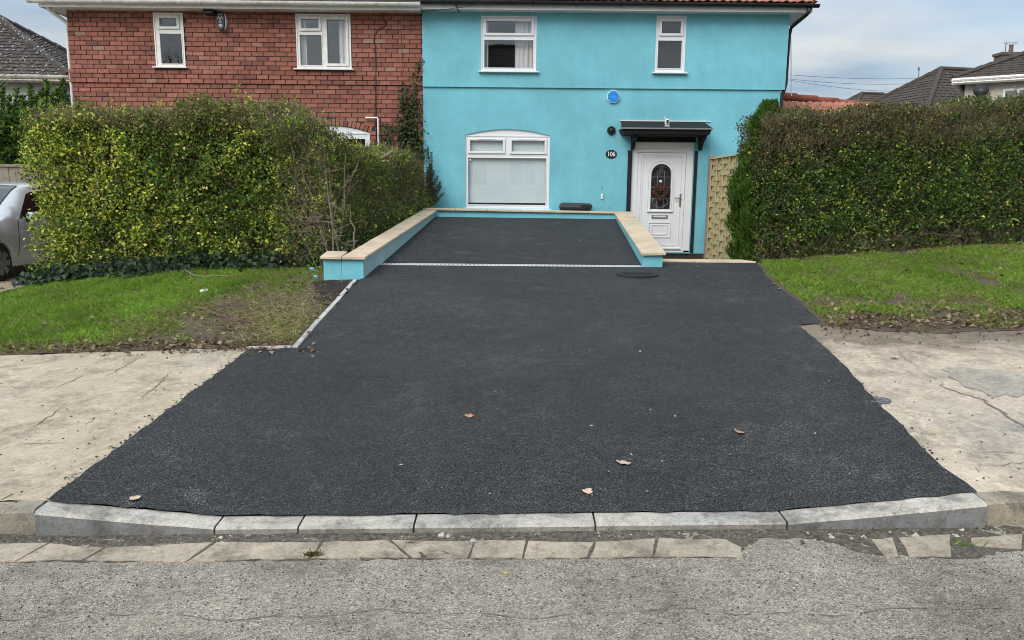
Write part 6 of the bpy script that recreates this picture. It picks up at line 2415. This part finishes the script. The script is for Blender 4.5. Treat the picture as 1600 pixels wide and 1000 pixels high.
leafcols = dict(tan=simple('tan_dead_leaf', (.56, .45, .31), .8, .25, 40), red=simple('reddish_dead_leaf', (.48, .26, .15), .8, .3, 40), pink=simple('pinkish_dead_leaf', (.62, .42, .33), .8, .25, 40), yellow=simple('yellow_leaf', (.60, .45, .06), .7, .2, 40))
for i, (px_, py_, s_, c_, lb) in enumerate((
        (733, 654, .050, 'red', 'small curled orange-brown leaf left of centre on the drive'),
        (1155, 680, .060, 'red', 'curled red-brown leaf on the right half of the drive'),
        (975, 728, .068, 'tan', 'largest pale tan lobed leaf lying on the lower drive'),
        (919, 773, .050, 'pink', 'pinkish folded leaf lying on the drive close to the kerb'),
        (1397, 561, .060, 'pink', 'pale pink-edged leaf on the right pavement'),
        (1459, 681, .035, 'yellow', 'yellowish narrow leaf on the right pavement'),
        (791, 902, .030, 'yellow', 'narrow yellow leaf lying on the grey road'),
        (1141, 715, .022, 'tan', 'small pale leaf fragment below the red-brown leaf'),
        (1290, 504, .04, 'tan', 'pale leaf at the right edge where drive meets verge'),
        (1217, 454, .05, 'tan', 'tan leaf on the verge edge at the upper right of the drive'),
        (1208, 446, .05, 'red', 'brown curled leaf on the verge edge above the tan leaf'),
        (212, 784, .05, 'tan', 'flat tan leaf scrap on the drive near the left kerb end'))):
    q = hit(px_, py_) if py_ < 800 else onroad(px_, py_)
    me = leaf_mesh(i * 7 + 3, (5, 3, 5, 3)[i % 4], s_ * .70, random.uniform(.25, .8)).mesh('fallen_leaf', leafcols[c_], smooth=True)
    o = bpy.data.objects.new('fallen_leaf', me)
    o.location = (q.x, q.y, q.z + .010)
    if s_ < .04 and c_ == 'yellow':
        o.scale = (1.3, .35, 1)
    o.rotation_euler = (random.uniform(.02, .16), random.uniform(-.08, .08), random.uniform(0, 6))
    link(o)
    tag(o, lb, 'leaf', 'fallen leaves on drive, pavement and road')

pl_ = [hit(random.uniform(500, 1350), random.uniform(430, 790)) for _ in range(46)]
pl_ = [p_ for p_ in pl_ if inside([p_.x], [p_.y], DRIVE)[0]] + [Vector((random.uniform(-1.3, 1.6), y_, float(Zbay(0, y_)))) for y_ in np.random.default_rng(3).uniform(10.6, 14, 9)] + [hit(random.uniform(1040, 1180), random.uniform(414, 440)) for _ in range(12)]
litter('leaf_crumbs', pl_, 'tiny pale leaf crumbs sprinkled over the new asphalt', (.010, .026), ((.55, .48, .36), (.50, .40, .28), (.6, .56, .48)), .014)
pl_ = [hit(random.uniform(1290, 1600), random.gauss(523, 7)) for _ in range(150)] + [hit(random.uniform(0, 390), random.gauss(552, 4)) for _ in range(90)]
litter('earth_crumbs', pl_, 'dark earth crumbs and leaf bits along the back of the pavements', (.012, .04), ((.06, .045, .035), (.10, .07, .05), (.2, .15, .1)), .02)


def chips(name, pts, rs, mat, label):
    V, Fa = [], []
    base = np.array([(1, 0, 0), (.3, .95, 0), (-.8, .6, 0), (-.8, -.6, 0), (.3, -.95, 0), (.1, .1, .9), (.35, 0, .8), (-.3, .3, .8)])
    fcs = [(0, 1, 6), (1, 7, 6), (1, 2, 7), (2, 3, 7), (3, 4, 6), (4, 0, 6), (3, 6, 7), (6, 7, 5)]
    k = 0
    mb = MB()
    for p_, r in zip(pts, rs):
        a = random.uniform(0, 6.28)
        c_, s_ = math.cos(a), math.sin(a)
        vs = []
        for b in base:
            x, y, z = b[0] * random.uniform(.7, 1.2), b[1] * random.uniform(.6, 1.1), b[2] * random.uniform(.7, 1.2)
            vs.append((p_.x + r * (x * c_ - y * s_), p_.y + r * (x * s_ + y * c_), p_.z - .001 + r * .8 * z))
        mb.add(vs, fcs)
    o = mb.build(name, mat)
    return tag(o, label, 'stone chips', kind='stuff')


rp = lambda n, x0, x1, y0, y1: [Vector((a, b, float(Zroad(a, b)))) for a, b in zip(np.random.default_rng(n).uniform(x0, x1, n), np.random.default_rng(n + 1).uniform(y0, y1, n))]
pts = rp(1700, -3.2, 3.2, 2.0, 3.22) + rp(900, -3.2, 3.2, 2.85, 3.2) + rp(300, -3.0, -.6, 2.7, 3.1)
chips('road_chips', pts, [random.choice((.0025, .003, .0035, .004, .005, .007)) for _ in pts], MAT['dark_bits'], 'dark loose chips scattered on the grey road')
pts = rp(700, -3.2, 3.2, 2.0, 3.3)
chips('road_chips', pts, [random.uniform(.003, .007) for _ in pts], MAT['stone_bits'], 'pale loose chips scattered on the grey road')
pts = rp(520, -2.9, 2.9, 3.41, 3.495) + rp(160, 1.3, 2.6, 3.30, 3.49)
chips('kerb_grit', pts, [random.uniform(.004, .014) for _ in pts], MAT['dirt'], 'dark stones and grit lying along the foot of the kerb')
pts = [onroad(*q) for q in ((1330, 842), (1350, 840), (1391, 833), (1296, 836), (1262, 834), (1432, 837), (1490, 836), (1495, 838), (740, 846), (752, 845), (1300, 841), (700, 838), (690, 836), (775, 850), (345, 840), (298, 842), (1503, 829))] + rp(70, -2.4, 2.4, 3.38, 3.49)
chips('kerb_pebbles', pts, [random.uniform(.012, .024) for _ in range(17)] + [random.uniform(.005, .011) for _ in range(70)], MAT['stone_bits'], 'pale pebbles lying in the grit at the kerb')
pts = [hit(random.uniform(0, 330), random.uniform(570, 790)) for _ in range(90)] + [hit(random.uniform(1320, 1600), random.uniform(530, 760)) for _ in range(90)]
pts = [p_ for p_ in pts if not -2.33 < p_.x < 2.33]
chips('pavement_chips', pts, [random.choice((.004, .005, .007, .010)) for _ in pts], MAT['dark_bits'], 'dark asphalt crumbs scattered over the pavements')
# crumbs along the ragged edge of the new asphalt
pts = []
for a, b in zip([Vector((-2.31, 3.65)), *[Vector((p_.x, p_.y)) for p_ in [rpts[0]]]], [Vector((-2.31, 6.6)), Vector((rpts[5].x, rpts[5].y))]):
    for _ in range(170):
        q = a.lerp(b, random.random()) + Vector((random.gauss(0, .03), 0))
        pts.append(Vector((q.x, q.y, float(Zf(q.x, q.y)) + .004)))
chips('asphalt_crumbs', pts, [random.uniform(.004, .011) for _ in pts], MAT['dark_bits'], 'dark asphalt crumbs along the cut edges of the drive')
# clods and crumbs of soil on the worn ground
pts = [hit(random.gauss(400, 42), random.gauss(500, 14)) for _ in range(420)] + [hit(random.gauss(520, 18), random.gauss(460, 13)) for _ in range(220)] + [hit(random.uniform(0, 470), random.uniform(534, 550)) for _ in range(380)]
pts = [q for q in pts if q.x < -1.98 and q.y < 9.38]
chips('soil_clods', [q + Vector((0, 0, .012)) for q in pts], [random.choice((.008, .011, .015, .022)) for _ in pts], MAT['redsoil'], 'red-brown soil clods lying on the worn left verge')
pts = [hit(random.uniform(1280, 1640), random.gauss(503, 8)) for _ in range(600)] + [hit(random.uniform(1290, 1620), random.uniform(455, 500)) for _ in range(160)]
chips('soil_clods', [q + Vector((0, 0, .006)) for q in pts], [random.choice((.007, .010, .014, .020)) for _ in pts], MAT['redsoil'], 'brown soil clods along the front of the right verge')
pts = rp(1300, -3.0, 2.9, 3.40, 3.497) + rp(260, 1.5, 2.7, 3.22, 3.45)
chips('kerb_rubble', pts, [random.choice((.003, .004, .005, .007, .009)) for _ in pts], MAT['kerb_old'], 'fine pale brown rubble lying along the foot of the kerb')
# tan dust crumbs trodden on to the asphalt by the left kerb end
pts = []
for cx_, cy_, sx_, sy_, n_ in ((305, 772, 13, 5, 240), (312, 786, 9, 5, 110), (208, 787, 8, 4, 130), (335, 797, 12, 3, 60), (795, 786, 14, 3, 90), (690, 560, 26, 4, 60), (1300, 765, 20, 4, 70)):
    for _ in range(n_):
        q = hit(random.gauss(cx_, sx_), min(803, random.gauss(cy_, sy_)))
        if inside([q.x], [q.y], DRIVE)[0]: pts.append(q + Vector((0, 0, .010)))
chips('dust_crumbs', pts, [random.uniform(.0012, .0034) for _ in pts], MAT['stone_bits'], 'tan dust crumbs trodden on to the new asphalt')
# small weed at the kerb
WD = empty('weed', onroad(1508, 853), 'tiny green weed growing in the cracked channel at the right', 'weed')
n_ = 22
q = onroad(1508, 854)
pos = np.array([(q.x + random.gauss(0, .03), q.y + random.gauss(0, .012), q.z + .005) for _ in range(n_)])
leaves('foliage', pos, norm(rng.normal(size=(n_, 3)) * .8 + np.array([0, 0, 1])), norm(rng.normal(size=(n_, 3))), rng.uniform(.02, .045, n_), np.full(n_, .008), pick(MG, n_), MAT['grass'], WD)
# moss tuft in the channel joint
n_ = 300
q = onroad(490, 868)
pos = np.array([(q.x + random.gauss(0, .022), q.y + random.gauss(0, .012), q.z + .003) for _ in range(n_)])
o = leaves('moss', pos, norm(rng.normal(size=(n_, 3)) * .7 + np.array([0, 0, 1])), norm(rng.normal(size=(n_, 3))), rng.uniform(.008, .016, n_), np.full(n_, .006), pick([(.10, .10, .025), (.07, .075, .02), (.15, .13, .04)], n_), MAT['grass'])
tag(o, 'olive moss tuft in a joint of the channel stones', 'moss', kind='stuff')

# ================================================================== silver hatchback on the left
CX, CY, CZ = -8.02, 11.36, .115           # side facing the lawn, nose, ground
ce = empty('parked_car', (CX - .8, CY + 1.8, CZ), 'silver hatchback parked on gravel at the left end of the hedge', 'car')
prof_top = [(0, .50), (.04, .66), (.15, .78), (.35, .86), (.85, .99), (1.0, 1.04), (1.3, 1.27), (1.55, 1.44), (1.75, 1.505), (2.2, 1.54), (2.8, 1.52), (3.2, 1.46), (3.36, 1.38), (3.5, 1.05), (3.56, .9), (3.58, .5)]
Ttop = lambda y: float(np.interp(y, [a for a, _ in prof_top], [b for _, b in prof_top]))
AR = [(.66, .335), (2.98, .335)]


def zbot(y):
    z = .20
    for c_, r in AR:
        if abs(y - c_) < r:
            z = max(z, .27 + math.sqrt(r * r - (y - c_) ** 2))
    return z


hwf = lambda y: .80 * (1 - .16 * max(0, (.5 - y) / .5) ** 2 - .10 * max(0, (y - 3.1) / .5) ** 2)
xc = CX - .80
ys_ = sorted(set([round(v, 3) for v in np.concatenate([np.linspace(0, 3.58, 46), *[np.linspace(c_ - r - .001, c_ + r + .001, 15) for c_, r in AR]])]))


def section(y):
    hw, T_ = hwf(y), Ttop(y)
    belt = min(.95, T_ - .04)
    zb_ = min(zbot(y), belt - .02)
    if T_ > belt + .2:
        up = [(hw * .99 - (.30 * min(1, (T_ - belt) / .55)) * hw * .62, T_ - .09), (hw * .66, T_ - .015)]
    else:
        up = [(hw * .93, T_ - .02), (hw * .66, T_)]
    return [(hw * .93, zb_), (hw * .985, max(zb_ + .001, .40)), (hw, max(zb_ + .002, .60)), (hw * .99, belt), *up, (0, T_ + .015)]


vs, fs = [], []
for y in ys_:
    s_ = section(y)
    ring = [(xc + a, CY + y, CZ + b) for a, b in s_] + [(xc - a, CY + y, CZ + b) for a, b in reversed(s_[:-1])]
    vs += ring
m = 13
for i in range(len(ys_) - 1):
    for j in range(m - 1):
        fs.append((i * m + j, i * m + j + 1, (i + 1) * m + j + 1, (i + 1) * m + j))
fs += [tuple(range(m)), tuple((len(ys_) - 1) * m + j for j in range(m - 1, -1, -1))]
MB().add(vs, fs).build('body', MAT['car'], ce, smooth=True)
MB().box(xc - .76, xc + .72, CY + .1, CY + 3.45, CZ + .19, CZ + .9).build('underbody', MAT['black'], ce)


def side_pt(y, t, s=1, off=.006):
    se = section(y)
    a, b = se[3], se[4]
    return Vector((xc + s * (lerp(a[0], b[0], t) + off), CY + y, CZ + lerp(a[1], b[1], t)))


for s in (1, -1):
    for (ya, yb2, sl0, sl1) in ((1.22, 2.10, .42, 0), (2.16, 2.86, 0, 0), (2.92, 3.22, 0, -.06)):
        mb = MB()
        k = 8
        vs = []
        for i in range(k + 1):
            t = i / k
            vs += [side_pt(lerp(ya, yb2, t), .05, s), side_pt(lerp(ya + sl0, yb2 + sl1, t), .92, s)]
        mb.add(vs, [(2 * i, 2 * i + 2, 2 * i + 3, 2 * i + 1) for i in range(k)])
        mb.build('side_window', MAT['glass_side'], ce)
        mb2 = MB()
        vs2 = [v_ + Vector((-s * .004, 0, 0)) for v_ in vs]  # black sheet behind the whole pane stands in for the dark cabin
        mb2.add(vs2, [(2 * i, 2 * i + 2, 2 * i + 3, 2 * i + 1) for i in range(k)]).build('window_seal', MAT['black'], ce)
    # door, sill trim, rub strip, handle
    for yd in (1.12, 2.13, 2.98 - .4):
        mb = MB()
        pts = [Vector((xc + s * (section(yd)[j][0] + .002), CY + yd + (.0 if yd > 1.2 else .03 * (j - 1)), CZ + section(yd)[j][1] + (.06 if j == 0 else 0))) for j in range(4)]
        mb.tube(pts, .005, 4)
        mb.build('door_gap', MAT['black'], ce)
    pts = [Vector((xc + s * (hwf(y) * .995 + .004), CY + y, CZ + .50 + .015 * (y - 1))) for y in np.linspace(1.25, 2.6, 8)]
    MB().tube(pts, .018, 6).build('rub_strip', MAT['car'], ce)
    MB().box(*sorted((xc + s * .80, xc + s * .825)), CY + 2.0 - .2, CY + 2.0, CZ + .80, CZ + .83).build('door_handle', MAT['car'], ce, bevel=.006)
    for c_, r in AR:
        wx = xc + s * .79
        wh = MB().lathe((wx - s * .19, CY + c_, CZ + .285), (s, 0, 0), [(.19, 0), (.27, .0), (.285, .03), (.285, .16), (.27, .185), (.20, .19)], 28).build('wheel', MAT['rubber'], ce)
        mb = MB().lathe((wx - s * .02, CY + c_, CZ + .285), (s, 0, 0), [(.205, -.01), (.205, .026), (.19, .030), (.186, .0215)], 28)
        mb.build('rim', MAT['black'], wh)  # disc coloured black for the shade between the spokes
        mb = MB()
        for k in range(7):
            a = 2 * math.pi * k / 7
            d = Vector((0, math.cos(a), math.sin(a)))
            w2 = Vector((0, -math.sin(a), math.cos(a)))
            o_ = Vector((wx + s * .014, CY + c_, CZ + .285))
            q4 = [o_ + d * .03 - w2 * .028, o_ + d * .03 + w2 * .028, o_ + d * .19 + w2 * .052, o_ + d * .19 - w2 * .052]
            mb.hexa([v_ - Vector((s * .012, 0, 0)) for v_ in q4], [v_ + Vector((s * .006, 0, 0)) for v_ in q4])
        mb.lathe((wx + s * .004, CY + c_, CZ + .285), (s, 0, 0), [(.045, 0), (.045, .022), (.03, .028)], 12)
        mb.build('hubcap', MAT['lead'], wh)
        MB().lathe((wx - s * .25, CY + c_, CZ + .30), (s, 0, 0), [(.325, 0), (.325, .2)], 24).build('wheel_arch', MAT['black'], ce)
    # mirror
    q = side_pt(1.42, .12, s, .10)
    mr_ = MB().box(q.x - .075, q.x + .075, q.y - .07, q.y + .05, q.z - .06, q.z + .075).build('mirror', MAT['car'], ce, bevel=.03, segs=3)
    MB().box(*sorted((q.x - s * .075, q.x - s * .13)), q.y - .03, q.y + .06, q.z - .085, q.z + .02).build('mirror_arm', MAT['black'], mr_, bevel=.01)
    q = Vector((xc + s * (hwf(.98) * 1.0 + .002), CY + .985, CZ + .70))
    MB().lathe(q, (s, 0, 0), [(.024, 0), (.02, .008)], 12).build('indicator', MAT['stone_bits'], ce)
# windscreen and rear screen follow the body
def screen(ya, yb2, name):
    for off, mt, nm in ((.006, MAT['glass_dark'], name), (.002, MAT['black'], name + '_seal')):  # second layer: black sheet standing in for the dark cabin
        vs = []
        k, mm = 8, 10
        for i in range(k + 1):
            y = lerp(ya, yb2, i / k)
            hw = hwf(y) * .64
            for j in range(mm + 1):
                u = lerp(-1, 1, j / mm)
                vs.append((xc + u * hw, CY + y - off * .6 * (1 if ya < 2 else -1), CZ + Ttop(y) + .013 * (1 - abs(u)) + off))
        fs = [(i * (mm + 1) + j, i * (mm + 1) + j + 1, (i + 1) * (mm + 1) + j + 1, (i + 1) * (mm + 1) + j) for i in range(k) for j in range(mm)]
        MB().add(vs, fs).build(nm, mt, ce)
screen(1.03, 1.70, 'windscreen')
screen(3.37, 3.50, 'rear_screen')
for s in (-1, 1):
    MB().box(*sorted((xc + s * .42, xc + s * .70)), CY + .02, CY + .20, CZ + .58, CZ + .74).build('headlight', MAT['galv'], ce, bevel=.03, segs=2)
MB().box(xc - .35, xc + .35, CY - .02, CY + .06, CZ + .40, CZ + .55).build('grille', MAT['black'], ce, bevel=.01)


# ================================================================== the house across the street, mirrored in the window panes
oh, T, X = hip_house('neighbour_house', (9.5, -12.5), R(180), 19, 8.5, .8, 6.0, R(38), .4, 'pale semi-detached house across the street behind the viewer, mirrored in the windows', MAT['cream'], MAT['brown_tile'], 14)
for x0 in (1.5, 4.6, 8.2, 10.9, 14.2, 16.6):
    far_window(T, x0, x0 + 1.3, 4.2, 5.4, oh)
    far_window(T, x0, x0 + 1.5, 1.7, 3.1, oh)

# bare street tree on the far pavement, mirrored in the narrow window of the brick house
tr_ = empty('bare_tree', (-15.0, -5.5, .0), 'bare winter tree across the street, mirrored in the narrow brick house window', 'tree')
tb, cb_ = MB(), MB()


def limb(p, d, L_, r_, lvl):
    d = d.normalized()
    e_ = p + d * L_
    m_ = p.lerp(e_, .5) + Vector((random.uniform(-1, 1), random.uniform(-1, 1), 0)) * L_ * .06
    (tb if lvl == 0 else cb_).tube([p, m_, e_], [r_, r_ * .82, r_ * .6], 6 if lvl < 2 else 4)
    if lvl < 5:
        for _ in range(3 if lvl < 4 else 2):
            nd = d + Vector((random.uniform(-1, 1), random.uniform(-1, 1), random.uniform(-.1, .7))) * .75
            limb(lerp(p, e_, random.uniform(.7, 1)), nd, L_ * random.uniform(.6, .82), r_ * .55, lvl + 1)


limb(Vector((-15.0, -5.5, -.1)), Vector((.05, 0, 1)), 3.0, .20, 0)
tb.build('trunk', MAT['stem'], tr_)
cb_.build('branches', MAT['twig'], tr_)['kind'] = 'stuff'
